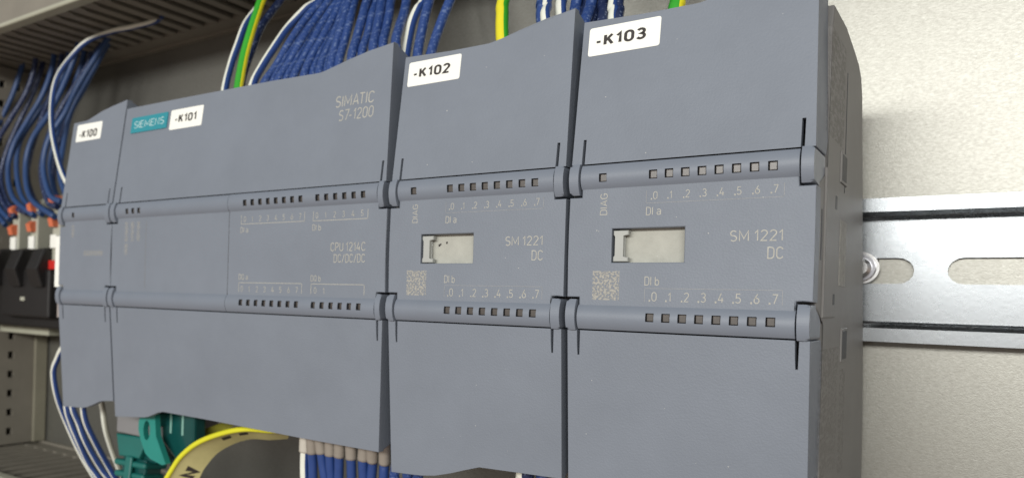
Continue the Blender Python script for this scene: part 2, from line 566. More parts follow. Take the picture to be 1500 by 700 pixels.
# ------------------------------------------------------------------ slotted wiring ducts
def wiring_duct(name, zwall, sgn, label, x0, x1, fx0, fx1):
    """duct lying along x; its slotted wall facing the modules is at zwall; sgn=+1: duct body above"""
    t = thing(name, ((x0 + x1) / 2, PLATE_Y - 0.5, zwall), label, "cable duct")
    ox = (x0 + x1) / 2
    H = 60 * sgn
    zz = lambda a, b: (min(a, b), max(a, b))
    bm = bmesh.new()
    # solid strip by the plate, back, far wall
    za, zb = zz(0, 1.8 * sgn)
    box(bm, x0 - ox, x1 - ox, -11, 0, za, zb)
    za, zb = zz(1.8 * sgn, H)
    box(bm, x0 - ox, x1 - ox, -1.8, 0, za, zb)
    za, zb = zz(H, H + 1.8 * sgn)
    box(bm, x0 - ox, x1 - ox, -62, 0, za, zb)
    # small seam ledge where the wall meets the plate
    za, zb = zz(-1.0 * sgn, -0.02 * sgn)
    box(bm, x0 - ox, x1 - ox, -2.6, 0.4, za, zb)
    mesh_obj("channel", bm, M_DUCT, t)
    src = None
    n = int((fx1 - fx0) / 8.6)
    for k in range(n):
        x = fx0 + 8.6 * k - ox
        if src is None:
            bm = bmesh.new()
            za, zb = zz(0, 1.8 * sgn)
            prism(bm, [(0.2, -11.02), (0.2, -52.5), (-0.9, -54.5), (-0.9, -58.5), (0.4, -62), (4.2, -62), (5.5, -58.5), (5.5, -54.5), (4.4, -52.5), (4.4, -11.02)],
                  lambda p, d: (p[0], p[1], d), za, zb, bev=0.3, seg=1)
            src = mesh_obj("finger", bm, M_DUCT, t, (x, 0, 0))
        else:
            copy_part(src, t, (x, 0, 0))
    bm = bmesh.new()
    za, zb = zz(-1.6 * sgn, H + 2.0 * sgn)
    box(bm, x0 - ox, x1 - ox, -66.5, -64.5, za, zb, 0.4)
    mesh_obj("lid", bm, M_DUCT, t)
    bm = bmesh.new()
    za, zb = zz(-2.4 * sgn, -0.3 * sgn)
    box(bm, x0 - ox, x1 - ox, -66.6, -60.8, za, zb, 0.7)
    mesh_obj("lid_lip", bm, M_DUCTLIP, t)
    return t

wiring_duct("wiring_duct", 152.0, 1, "grey slotted wiring duct running above the modules", -330, 460, -260, 330)
wiring_duct("wiring_duct", -44.0, -1, "grey slotted wiring duct below the modules at lower left", -330, 460, -260, 120)

# perforated upright duct at the far left
up = thing("upright_duct", (-135, PLATE_Y - 0.5, -43), "brown-grey upright duct with square punched holes behind the blue wires at far left", "cable duct")
ys = [-70, -31.6, -28.2, -22.4, -19.0, -12.4, -9.0, -0.3]
zs = [0.0]
z = 5.0
while z < 190:
    zs += [z, z + 3.6]
    z += 9.9
zs.append(194)
bm = bmesh.new()
gridplate(bm, ys, zs, lambda i, j: not (i in (1, 3) and j % 2 == 1), lambda a, b, d: (d, a, b), 0.0, -2.0)
mesh_obj("perforated_wall", bm, M_DUCT, up)
bm = bmesh.new()
box(bm, -60, -58, -70, -0.3, 0, 194)
box(bm, -58, -2.02, -2.3, -0.3, 0, 194)
mesh_obj("channel", bm, M_DUCT, up)
bm = bmesh.new()
box(bm, -61, 1.2, -73, -70.1, 0, 194, 0.5)
mesh_obj("lid", bm, M_DUCT, up)
bm = bmesh.new()
box(bm, 0.1, 1.8, -7.5, -0.3, 0, 58, 0.3)
mesh_obj("edge_strip", bm, mat("pale_duct_edge", (0.24, 0.225, 0.17), 0.5, cvar=0.1), up)  # strip in a paler tone than the duct wall

# ------------------------------------------------------------------ controller modules
def ty(z):
    """front surface of the tilted covers"""
    if z >= 67:
        return (z - 67) * 4.5 / 31.0
    if z <= 33:
        return (33 - z) * 3.0 / 34.0
    return 0.0

def arc_y(z, z0, z1, bulge):
    h = (z1 - z0) / 2
    r = (h * h + bulge * bulge) / (2 * bulge)
    dz = z - (z0 + z1) / 2
    return (r - bulge) - math.sqrt(max(r * r - dz * dz, 0))

LED_PROTO = {}

def build_module(name, x0, w, top_pts, bot_pts, label, inl, inr, leds_top, leds_bot, hole=None, led_w=1.5,
                 ridge_split=None, taper=(1.0, 0.1), rin=0.25, slit_l=2.7, slit_r=2.35):
    t = thing(name, (x0, 0, 0), label, "plc module", "controller modules on the rail")
    # housing (side outline as seen on the open right-hand flank)
    side = [(13.5, 36), (5, 38.5), (5, 61.5), (13.5, 64), (14.5, 92), (16.5, 96.6), (33.5, 96.9), (35, 95.9), (46, 95.0), (54, 93.8), (59, 92.2), (62, 88.2),
            (67, 70), (72, 50), (77.5, 30), (80.5, 14), (82.3, -4), (80, -8), (60, -7.5), (33, -2.2), (16.5, -1.2), (14.0, 6)]
    bm = bmesh.new()
    prism(bm, side, lambda p, d: (d, p[0], p[1]), inl + 0.12, w - inr - 0.12, bev=0.35)
    mesh_obj("housing", bm, M_SIDE, t)
    # middle face, notched at the knuckles
    xs = [inl, 3.0, w - 3.0, w - inr]
    zs = [37.2, 39.7, 60.3, 62.8]
    if hole:
        xs = [inl, 3.0, hole[0], hole[1], w - 3.0, w - inr]
        zs = [37.2, 39.7, hole[2], hole[3], 60.3, 62.8]
    nx, nz = len(xs) - 1, len(zs) - 1
    def solid(i, j):
        if i in (0, nx - 1) and j in (0, nz - 1):
            return False
        if hole and i == 2 and j == 2:
            return False
        return True
    bm = bmesh.new()
    gridplate(bm, xs, zs, solid, lambda a, b, d: (a, d, b), 0.0, 4.95, bev=0.22)
    mesh_obj("front_face", bm, M_GREY, t)
    # rounded LED ridges with real windows
    for sgn, leds in ((1, leds_top), (-1, leds_bot)):
        zl = [61.9, 62.5, 63.2, 63.66, 64.2, 64.86, 65.4, 66.0, 66.45, 66.8]
        zh = (3, 4)
        mz = (lambda z: z) if sgn == 1 else (lambda z: 100 - z)
        spans = [(2.95, w - 2.95, 0.0)]
        if ridge_split:
            spans = [(2.95, ridge_split, 0.0), (ridge_split + 0.35, w - 2.95, 0.22)]
        for (xa, xb, dy) in spans:
            L = [c for c in leds if xa < c < xb]
            us = [xa]
            for c in L:
                us += [c - led_w / 2, c + led_w / 2]
            us.append(xb)
            zl2 = [61.9, 62.5, 63.15, 63.2 + 0.0, 64.0, 64.9, 65.5, 66.1, 66.5, 66.85]
            zl2 = [61.9, 62.35, 62.75, 63.2, 64.05, 64.9, 65.5, 66.1, 66.5, 66.85]
            bm = bmesh.new()
            cache = {}
            def V(i, j):
                if (i, j) not in cache:
                    zz = zl2[j]
                    cache[(i, j)] = bm.verts.new((us[i], arc_y(zz, 61.9, 66.85, 1.0) - dy, mz(zz)))
                return cache[(i, j)]
            for i in range(len(us) - 1):
                for j in range(len(zl2) - 1):
                    if i % 2 == 1 and j in zh:
                        continue
                    bm.faces.new((V(i, j), V(i + 1, j), V(i + 1, j + 1), V(i, j + 1))).smooth = True
            # window walls
            for i in range(1, len(us) - 1, 2):
                ring = [bm.verts.new(v.co) for v in (V(i, 3), V(i + 1, 3), V(i + 1, 4), V(i + 1, 5), V(i, 5), V(i, 4))]
                back = [bm.verts.new((v.co.x, 0.6, v.co.z)) for v in ring]
                for k in range(6):
                    f = bm.faces.new((ring[k], ring[(k + 1) % 6], back[(k + 1) % 6], back[k]))
                    f.material_index = 1
            # ends and back closing
            nj = len(zl2)
            for i in (0, len(us) - 1):
                lo = bm.verts.new((us[i], 5.0, mz(zl2[0])))
                hi = bm.verts.new((us[i], 5.0, mz(zl2[-1])))
                bm.faces.new([bm.verts.new(V(i, j).co) for j in range(nj)] + [hi, lo])
            mesh_obj("led_ridge", bm, [M_RIDGE, M_DARK], t)
            for c in L:
                key = (led_w, sgn)
                if key not in LED_PROTO:
                    bm = bmesh.new()
                    box(bm, -led_w / 2 + 0.13, led_w / 2 - 0.13, -0.5, 0.9, -0.74, 0.74, 0.12)
                    LED_PROTO[key] = mesh_obj("led_window", bm, M_LENS, t, (c, 0, mz(64.05)))
                else:
                    copy_part(LED_PROTO[key], t, (c, 0, mz(64.05)))
    # hinged covers
    for sgn, outer in ((1, top_pts), (-1, bot_pts)):
        zf = (lambda z: z) if sgn == 1 else (lambda z: 100 - z)
        zi = 67.15
        a, b = inl + 0.25, w - inr - rin
        tp = taper[0 if sgn == 1 else 1]
        bx = lambda z: b - tp * max(0.0, (z - 69) / 33 if sgn == 1 else (31 - z) / 33)
        sw, shh = 0.62, 72.4
        xl, xr = slit_l, w - slit_r
        # outline: knuckle arms are separate, so the lower edge is straight with two slits
        pts = [(a, zf(zi)), (xl, zf(zi)), (xl, zf(shh)), (xl + sw, zf(shh)), (xl + sw, zf(zi)),
               (xr - sw, zf(zi)), (xr - sw, zf(shh)), (xr, zf(shh)), (xr, zf(zi)), (b, zf(zi))]
        pts += [(min(max(p[0], a), bx(p[1])), p[1]) for p in outer]
        bm = bmesh.new()
        prism(bm, pts, lambda p, d: (p[0], ty(p[1]) + d, p[1]), 0.0, 2.2, bev=0.11, seg=2, only='a')
        bmesh.ops.triangulate(bm, faces=[f for f in bm.faces if len(f.verts) > 8])
        cov = mesh_obj("top_cover" if sgn == 1 else "bottom_cover", bm, M_GREY, t)
        # side flanges + knuckles of the cover
        for side_i, (fa, fb) in enumerate(((a, a + 1.2), (b - 1.2, b))):
            zo = [p[1] for p in outer if abs(min(max(p[0], a), b) - (a if side_i == 0 else b)) < 0.6]
            ze = (max(zo) if sgn == 1 else min(zo)) - sgn * 0.3
            z1 = zf(67.2)
            poly = [(ty(z1) + 2.15, z1), (ty(ze) + 2.15, ze), (ty(ze) + 10.5, ze - sgn * 3.0), (14.5, ze - sgn * 8.0), (13.8, zf(70.0)), (12.0, z1)]
            bm = bmesh.new()
            prism(bm, poly, (lambda p, d: (d, p[0], p[1])) if side_i == 0 else (lambda p, d: (d + bx(p[1]) - b, p[0], p[1])), fa + 0.02, fb - 0.02, bev=0.2)
            mesh_obj("flange", bm, M_GREY, cov)
        for ki, (ka, kb) in enumerate(((a, 2.62), (w - 2.62, b))):
            n = 14
            poly = []
            for k in range(n + 1):
                zz = 60.75 + (67.15 - 60.75) * k / n
                poly.append((arc_y(zz, 60.3, 67.9, 1.42), zf(zz)))
            poly += [(11.5, zf(67.15)), (11.5, zf(63.5)), (8.0, zf(61.2)), (4.6, zf(60.75))]
            bm = bmesh.new()
            prism(bm, poly, lambda p, d: (d, p[0], p[1]), ka, kb, bev=0.75, seg=4, only='ab'[ki])
            mesh_obj("knuckle", bm, M_RIDGE, cov, smooth=False)
    return t

def shade_auto(o):
    pass

def surf(dy=0.03):
    return lambda x, z: (x, ty(z) - dy, z)

def label_plate(parent, name, x0, x1, z0, z1, material, th=0.12, r=0.5):
    bm = bmesh.new()
    pts = []
    for (cx, cz, a0) in ((x1 - r, z1 - r, 0), (x0 + r, z1 - r, 90), (x0 + r, z0 + r, 180), (x1 - r, z0 + r, 270)):
        for k in range(5):
            a = math.radians(a0 + k * 22.5)
            pts.append((cx + r * math.cos(a), cz + r * math.sin(a)))
    prism(bm, pts, lambda p, d: (p[0], ty(p[1]) + d, p[1]), -th, 0.02)
    return mesh_obj(name, bm, material, parent)

def print_part(parent, name, items, material=None, dy=0.03, bold=0.0):
    bm = bmesh.new()
    for it in items:
        s, x0, x1, z0, z1 = it[:5]
        add_text(bm, s, x0, x1, z0, z1, surf(dy), bold, rot=len(it) > 5 and it[5])
    return mesh_obj(name, bm, material or M_PRINT, parent)

def bars(parent, name, segs, material=None, th=0.16, dy=0.03):
    """thin printed rules; segs = [(x0,z0,x1,z1)] axis aligned"""
    bm = bmesh.new()
    for (x0, z0, x1, z1) in segs:
        if abs(x1 - x0) > abs(z1 - z0):
            q = [(x0, z0 - th / 2), (x1, z0 - th / 2), (x1, z0 + th / 2), (x0, z0 + th / 2)]
        else:
            q = [(x0 - th / 2, min(z0, z1)), (x0 + th / 2, min(z0, z1)), (x0 + th / 2, max(z0, z1)), (x0 - th / 2, max(z0, z1))]
        bm.faces.new([bm.verts.new((a, ty(b) - dy, b)) for a, b in q])
    return mesh_obj(name, bm, material or M_PRINT2, parent)

def patch(parent, name, x0, x1, z0, z1, material, dy=0.03):
    bm = bmesh.new()
    bm.faces.new([bm.verts.new((a, ty(b) - dy, b)) for a, b in ((x0, z0), (x1, z0), (x1, z1), (x0, z1))])
    return mesh_obj(name, bm, material, parent)

def curve_pts(p0, p1, n=8, k=2):
    """gentle S from p0 to p1 in (x, z)"""
    out = []
    for i in range(1, n):
        s = i / n
        e = s * s * (3 - 2 * s) * 0.55 + s * 0.45
        out.append((p0[0] + (p1[0] - p0[0]) * s, p0[1] + (p1[1] - p0[1]) * e))
    return out

def top_outline(w, xl, zlow, xa, xb, zhigh):
    """listed from right to left: raised tab at right, low shelf at left"""
    pts = [(w, zhigh)] + [(xb, zhigh - (w - xb) * 0.16)] + curve_pts((xb, zhigh - (w - xb) * 0.16), (xa, zlow + 0.0)) + [(xa, zlow), (0, zlow)]
    return pts

def bot_outline(w, zl, xa, xb, zr0, zr1):
    """listed from right to left for the lower cover (outline runs mirrored)"""
    return [(w, zr1), (xb, zr0)] + curve_pts((xb, zr0), (xa, zl + 0.2)) + [(xa, zl + 0.2), (0, zl)]

# --- communication module at the far left
cm_leds = [9.2]
cmod = build_module("communication_module", 0, 30,
                    [(30, 102.6), (28, 102.3), (22, 101.4), (16.3, 100.3), (12, 99.0), (9.5, 98.1), (8, 97.9), (0, 97.8)],
                    [(30, 1.3), (24, 0.8), (21.8, 0.3), (18, -1.2), (14.5, -2.4), (11.8, -2.9), (0, -3.6)],
                    "narrow grey module at the far left with label -K100", 0.12, 0.12, cm_leds, [], led_w=1.3, taper=(0, 0))
# --- CPU
cpu_top = [91.9 + 2.93 * k - 30 for k in range(8)] + [118.2 + 2.93 * k - 30 for k in range(6)]
cpu_bot = [91.3 + 2.94 * k - 30 for k in range(8)] + [117.7 + 2.93 * k - 30 for k in range(6)]
cpu = build_module("processor_module", 30, 110,
                   [(110, 103.2), (107, 103.0), (99, 102.1), (92.4, 100.8), (88, 99.7), (85, 99.0), (83, 98.7), (66, 99.1), (30, 99.3), (0, 99.3)],
                   [(110, -0.3), (81.4, -0.1), (44, 0.5), (25.0, 0.7), (22.5, 0.2), (20, -0.9), (17.5, -1.9), (15.5, -2.3), (0, -3.8)],
                   "widest grey module with teal maker badge and label -K101", 0.12, 0.42,
                   [38.9 - 30, 41.9 - 30, 44.8 - 30] + cpu_top, cpu_bot, led_w=1.35, ridge_split=54.8, slit_l=3.4, taper=(2.4, 2.0), rin=0.7)
# --- two signal modules
def sm_top(): return [(45, 102.1), (43.4, 102.0), (36.8, 101.0), (30.5, 99.5), (26.5, 98.4), (23.3, 97.8), (13, 97.8), (0, 98.3)]
def sm_bot(): return [(45, 0.8), (34.5, 0.6), (24.8, 0.4), (21, -1.0), (17.4, -2.3), (13, -3.6), (9, -4.2), (4, -4.5), (0, -4.7)]
sm_led_top = [7.5] + [17.3 + 2.95 * k for k in range(8)]
sm_led_bot = [17.4 + 2.98 * k for k in range(8)]
SMS = []
for (nm, x0, lab) in (("signal_module", 140, "grey input module with label -K102, left of the rightmost one"),
                      ("signal_module", 185, "rightmost grey input module with label -K103, its side wall showing")):
    SMS.append(build_module(nm, x0, 45, sm_top(), sm_bot(), lab, 0.42, 0.42, sm_led_top, sm_led_bot, hole=(9.35, 23.15, 46.8, 53.65), led_w=1.55))

for t, code in zip(SMS, ("-K102", "-K103")):
    # label window: card, clip
    bm = bmesh.new(); box(bm, 10.1, 23.6, 2.3, 3.2, 46.2, 54.2)
    mesh_obj("label_card", bm, M_CARD, t)
    bm = bmesh.new()
    prism(bm, [(9.55, 47.0), (12.5, 47.0), (12.5, 47.9), (11.4, 47.9), (11.4, 52.4), (12.5, 52.4), (12.5, 53.3), (9.55, 53.3), (9.55, 52.4), (10.05, 52.1),
               (10.05, 48.2), (9.55, 47.9)], lambda p, d: (p[0], d, p[1]), 0.35, 1.7, bev=0.15, seg=1)
    mesh_obj("label_clip", bm, M_CLIP, t)
    print_part(t, "print", [("DIAG", 6.7, 8.35, 56.6, 61.0, True)] if False else [("DIAG", 6.75, 8.3, 56.5, 60.9, True)])
    rows = [(".%d" % k, 16.75 + 2.97 * k, 17.95 + 2.97 * k, 59.15, 60.75) for k in range(8)]
    print_part(t, "print", rows)
    print_part(t, "print", [("DI a", 15.9, 18.75, 56.1, 57.75)])
    print_part(t, "print", [("DI b", 16.0, 18.8, 42.25, 44.05)])
    rows = [(".%d" % k, 16.9 + 2.98 * k, 18.15 + 2.98 * k, 39.1, 41.0) for k in range(8)]
    print_part(t, "print", rows)
    print_part(t, "print", [("SM 1221", 31.1, 39.7, 50.6, 52.75)])
    print_part(t, "print", [("DC", 37.3, 39.85, 47.35, 49.55)])
    bars(t, "print_rule", [(15.9, 58.6, 15.9, 61.0), (15.9, 58.5, 39.6, 58.5), (39.7, 58.6, 39.7, 61.0)], M_PRINT2, 0.07)
    bars(t, "print_rule", [(16.1, 39.0, 16.1, 41.6), (16.1, 41.7, 39.9, 41.7), (39.9, 39.0, 39.9, 41.6)], M_PRINT2, 0.07)
    patch(t, "square_mark", 5.7, 11.1, 39.2, 45.1, M_CODE)
    label_plate(t, "tag_label", 2.05, 16.5, 90.45, 96.6, M_LABEL)
    print_part(t, "tag_print", [(code, 3.7, 13.75, 92.35, 95.05)], M_INK, 0.16, bold=0.125)
bm = bmesh.new()
for (x, z, r) in ((12.9, 50.9, 0.28), (13.3, 51.2, 0.2), (14.9, 51.5, 0.25)):
    box(bm, x, x + r * 1.6, 2.22, 2.31, z, z + r * 2.0)
mesh_obj("ink_fleck", bm, M_INK, SMS[0])

# settled dust flecks on the two input modules
M_DUST = mat("dust", (0.55, 0.55, 0.52), 0.9, cvar=0.05)
for t in SMS:
    bm = bmesh.new()
    for k in range(16):
        x, z = random.uniform(3.5, 41), random.choice((random.uniform(40, 60), random.uniform(68, 96), random.uniform(4, 32)))
        r = random.uniform(0.05, 0.13)
        y = ty(z) - 0.02
        n = 5
        vv = [bm.verts.new((x + r * math.cos(2 * math.pi * q / n) * random.uniform(.6, 1.6), y, z + r * math.sin(2 * math.pi * q / n))) for q in range(n)]
        top = bm.verts.new((x, y - r * 0.6, z))
        for q in range(n):
            bm.faces.new((vv[q], vv[(q + 1) % n], top))
    mesh_obj("dust_flecks", bm, M_DUST, t, kind="stuff")

# open flank of the rightmost module: bus cover, latch openings, worn print, label strip
t = SMS[1]
XS = 45 - 0.42 - 0.12
bm = bmesh.new()
prism(bm, [(10.5, 37.0), (25, 37.0), (25, 62.6), (18, 64.8), (10.5, 64.8)], lambda p, d: (d, p[0], p[1]), XS - 0.2, XS + 0.35, bev=0.15)
bc = mesh_obj("bus_cover", bm, M_SIDE, t)
bm = bmesh.new(); box(bm, XS + 0.3, XS + 0.42, 21.6, 23.6, 58.2, 60.8); box(bm, XS + 0.3, XS + 0.42, 21.6, 23.6, 39.5, 41.6)
mesh_obj("notch", bm, M_DARK, bc)
bm = bmesh.new(); box(bm, XS - 0.4, XS + 0.06, 7.2, 8.4, 47.5, 56.8)
mesh_obj("side_slot", bm, M_DARK, t)
for (ya, yb, za, zb) in ((30.5, 37.5, 65.0, 70.2), (37.5, 45.0, 28.2, 34.2)):
    bm = bmesh.new(); box(bm, XS - 0.3, XS + 0.30, ya - 0.8, yb + 0.8, za - 0.6, zb + 0.6, 0.2)
    la = mesh_obj("latch_frame", bm, M_SIDE, t)
    bm = bmesh.new(); box(bm, XS + 0.1, XS + 0.36, ya, yb - 1.0, za, zb, 0.05)  # raised near-black block painted as the shade inside the opening
    mesh_obj("latch_opening", bm, M_DARK, la)
bm = bmesh.new(); box(bm, XS - 0.1, XS + 0.09, 36.0, 36.5, 63, 88)
mesh_obj("seam", bm, M_DARK, t)
def side_patch(y0, y1, z0, z1, material, name, dx=0.03):
    bm = bmesh.new()
    bm.faces.new([bm.verts.new((XS + dx, a, b)) for a, b in ((y0, z0), (y1, z0), (y1, z1), (y0, z1))])
    return mesh_obj(name, bm, material, t)
side_patch(9.5, 33, 71.5, 92, M_SMEARS, "worn_print")
side_patch(10, 34, 6, 31.0, M_SMEARS, "worn_print")
side_patch(37, 46, 4, 26, M_SMEARS, "worn_print")
bm = bmesh.new(); box(bm, XS - 0.05, XS + 0.10, 31.5, 40.5, 43.5, 57.0)
mesh_obj("side_label", bm, mat("side_label_paper", (0.26, 0.255, 0.235), 0.6, cvar=0.35, cscale=700), t)

# CPU prints
print_part(cpu, "print", [("SIMATIC", 90.0, 102.3, 88.0, 91.25)])
print_part(cpu, "print", [("S7-1200", 91.6, 102.6, 84.2, 87.3)])
bd = label_plate(cpu, "maker_badge", 4.4, 22.3, 90.3, 95.5, M_TEALB, 0.35, 0.25)
print_part(bd, "badge_print", [("SIEMENS", 6.0, 20.9, 91.7, 94.2)], mat("badge_lettering", (0.55, 0.72, 0.70), 0.5, cvar=0.03), 0.40, bold=-0.02)
label_plate(cpu, "tag_label", 23.6, 38.4, 89.35, 95.75, M_LABEL)
print_part(cpu, "tag_print", [("-K101", 26.0, 35.7, 91.35, 94.2)], M_INK, 0.16, bold=0.125)
label_plate(cmod, "tag_label", 3.2, 17.6, 90.5, 96.7, M_LABEL)
print_part(cmod, "tag_print", [("-K100", 5.1, 15.3, 91.6, 94.7)], M_INK, 0.16, bold=0.125)
print_part(cpu, "print", [("CPU 1214C", 92.4, 103.4, 50.0, 52.35)], dy=0.28)
print_part(cpu, "print", [("DC/DC/DC", 93.5, 103.4, 47.0, 49.3)], dy=0.28)
# the right-hand part of the CPU face stands a little proud
bm = bmesh.new()
gridplate(bm, [55.15, 107.0, 109.58], [37.2, 39.7, 60.3, 62.8], lambda i, j: not (i == 1 and j != 1), lambda a, b, d: (a, d, b), -0.22, 0.03, bev=0.12)
mesh_obj("io_face", bm, M_GREY, cpu)
D = 0.26
print_part(cpu, "print", [("%d" % k, 60.9 + 2.93 * k, 61.9 + 2.93 * k, 58.75, 60.3) for k in range(8)], dy=D)
print_part(cpu, "print", [("%d" % k, 87.1 + 2.93 * k, 88.1 + 2.93 * k, 58.75, 60.3) for k in range(6)], dy=D)
bars(cpu, "print_rule", [(59.9, 58.2, 59.9, 60.7), (59.9, 58.15, 83.3, 58.15), (83.3, 58.2, 83.3, 60.6)], M_PRINT, 0.16, D)
bars(cpu, "print_rule", [(86.3, 58.2, 86.3, 60.6), (86.3, 58.1, 103.8, 58.1), (103.9, 58.2, 103.9, 60.4)], M_PRINT, 0.16, D)
print_part(cpu, "print", [("DI a", 59.7, 62.7, 55.7, 57.3)], dy=D)
print_part(cpu, "print", [("DI b", 86.1, 89.0, 55.5, 57.2)], dy=D)
print_part(cpu, "print", [("%d" % k, 60.4 + 2.93 * k, 61.4 + 2.93 * k, 39.0, 40.6) for k in range(8)], dy=D)
print_part(cpu, "print", [("%d" % k, 87.2 + 2.93 * k, 88.2 + 2.93 * k, 39.0, 40.6) for k in range(2)], dy=D)
bars(cpu, "print_rule", [(59.6, 38.9, 59.6, 41.5), (59.6, 41.55, 82.9, 41.55), (83.0, 38.9, 83.0, 41.5)], M_PRINT, 0.16, D)
bars(cpu, "print_rule", [(86.2, 38.9, 86.2, 41.4), (86.2, 41.5, 103.3, 41.5), (103.4, 38.9, 103.4, 41.4)], M_PRINT, 0.16, D)
print_part(cpu, "print", [("DQ a", 59.5, 63.1, 42.3, 44.0)], dy=D)
print_part(cpu, "print", [("DQ b", 86.0, 89.4, 42.1, 43.8)], dy=D)
for (xa, za, zb) in ((7.0, 54.4, 60.6), (10.0, 54.4, 60.6), (13.1, 54.4, 60.6), (7.0, 49.9, 53.8)):
    patch(cpu, "worn_print", xa, xa + 1.5, za, zb, M_SMEAR)
patch(cmod, "worn_print", 7.4, 8.8, 56.3, 60.6, M_SMEAR)
patch(cmod, "worn_print", 14.6, 25.4, 49.9, 51.6, M_SMEAR)
bm = bmesh.new()
box(bm, 17.6, 17.75, -0.02, 0.1, 39.5, 60.5)
mesh_obj("face_joint", bm, M_SIDE, cpu)
for sgn in (1, -1):
    poly = [(arc_y(61.9 + 4.95 * k / 10, 61.9, 66.85, 0.85), (61.9 + 4.95 * k / 10) if sgn == 1 else 100 - (61.9 + 4.95 * k / 10)) for k in range(11)]
    poly += [(4, poly[-1][1]), (4, poly[0][1])]
    bm = bmesh.new()
    prism(bm, poly, lambda p, d: (d, p[0], p[1]), 54.75, 55.2)
    mesh_obj("panel_joint", bm, M_DARK, cpu)
bm = bmesh.new()
box(bm, 54.78, 55.12, -0.04, 0.1, 38.1, 61.85)
mesh_obj("panel_joint", bm, M_DARK, cpu)
# network port block under the CPU
bm = bmesh.new()
box(bm, -13.0, 12.5, 14.2, 40, -11.8, -1.7, 0.6)
mesh_obj("port_block", bm, mat("port_grey", (0.21, 0.21, 0.215), 0.5, cvar=0.05), cpu)

# ------------------------------------------------------------------ white end bracket left of the modules
eb = thing("end_bracket", (-4.6, PLATE_Y - 7.5, 40), "white-faced end bracket clamped left of the -K100 module", "end bracket")
bm = bmesh.new()
prism(bm, [(-74, -1), (-74, 17.2), (-70, 18.6), (-2, 18.6), (0, 14), (0, -1)], lambda p, d: (d, p[0], p[1]), -1.7, 1.5, bev=0.3)
mesh_obj("body", bm, M_LABEL, eb)
bm = bmesh.new()
prism(bm, [(-72, -12), (-72, -1.02), (0, -1.02), (0, -12)], lambda p, d: (d, p[0], p[1]), -2.6, 2.0, bev=0.3)
mesh_obj("foot", bm, mat("bracket_grey", (0.33, 0.29, 0.27), 0.5, cvar=0.06), eb)

# ------------------------------------------------------------------ terminals at the far left
for i, (x, z, y) in enumerate(((-106, 76.5, 44), (-88.5, 77.5, 43), (-67.5, 79.0, 41))):
    lab = ("terminal with orange levers, third from the -K100 module, at the picture edge",
           "middle terminal with orange levers between two alike at far left",
           "terminal with orange levers and a red marker, nearest the -K100 module")[i]
    t = thing("lever_terminal", (x, y, 40), lab, "terminal", "orange-lever terminals at far left")
    bm = bmesh.new()
    prism(bm, [(2, 0), (2, z - 41), (7, z - 37), (34, z - 39), (34, 0)], lambda p, d: (d, p[0], p[1]), -2.6, 3.2, bev=0.3)
    mesh_obj("body", bm, M_BEIGE, t)
    for dz in (1.0, -8.0):
        bm = bmesh.new()
        prism(bm, [(-0.6, z - 40 + dz - 5.0), (-1.6, z - 40 + dz - 1.5), (0.5, z - 40 + dz), (6, z - 40 + dz), (6, z - 40 + dz - 5.0)],
              lambda p, d: (d, p[0], p[1]), -1.8, 1.6, bev=0.3)
        mesh_obj("lever", bm, M_ORANGE, t)
    bm = bmesh.new(); box(bm, -2.4, 2.2, 0.6, 2.1, 16.5, 22.5, 0.2)
    mesh_obj("marker", bm, M_LABEL, t)
    if i == 2:
        bm = bmesh.new(); box(bm, -3.0, 2.6, 0.2, 2.2, 7.0, 11.0, 0.2)
        mesh_obj("marker", bm, M_RED, t)

# black connector block
bb = thing("connector_block", (-95, 46, 17), "black plastic connector block below the orange-lever terminals", "connector")
bm = bmesh.new()
box(bm, -38, 30, 0, 32, 3, 33, 1.2)
mesh_obj("body", bm, M_BLACK, bb)
for x in (-16.5, 2.5, 20.5):
    bm = bmesh.new()
    prism(bm, [(-8, 22), (-11, 30), (-7, 39), (-1, 40), (4, 33.02), (4, 22)], lambda p, d: (d, p[0], p[1]), x - 4.5, x + 4.5, bev=0.8)
    mesh_obj("latch", bm, M_BLACK, bb)
bm = bmesh.new(); box(bm, -12, 28, -6, -0.02, 8, 30, 1.0)
mesh_obj("plug_face", bm, M_BLACK, bb)
bm = bmesh.new(); box(bm, 5.0, 8.5, -6.3, -5.95, 15.5, 17.2, 0.1)
mesh_obj("screw_head", bm, M_BEIGE, bb)
bm = bmesh.new(); box(bm, -40, 4.0, 10, 30, -1.2, 2.98, 0.3)
mesh_obj("foot", bm, M_DUCTLIP, bb)

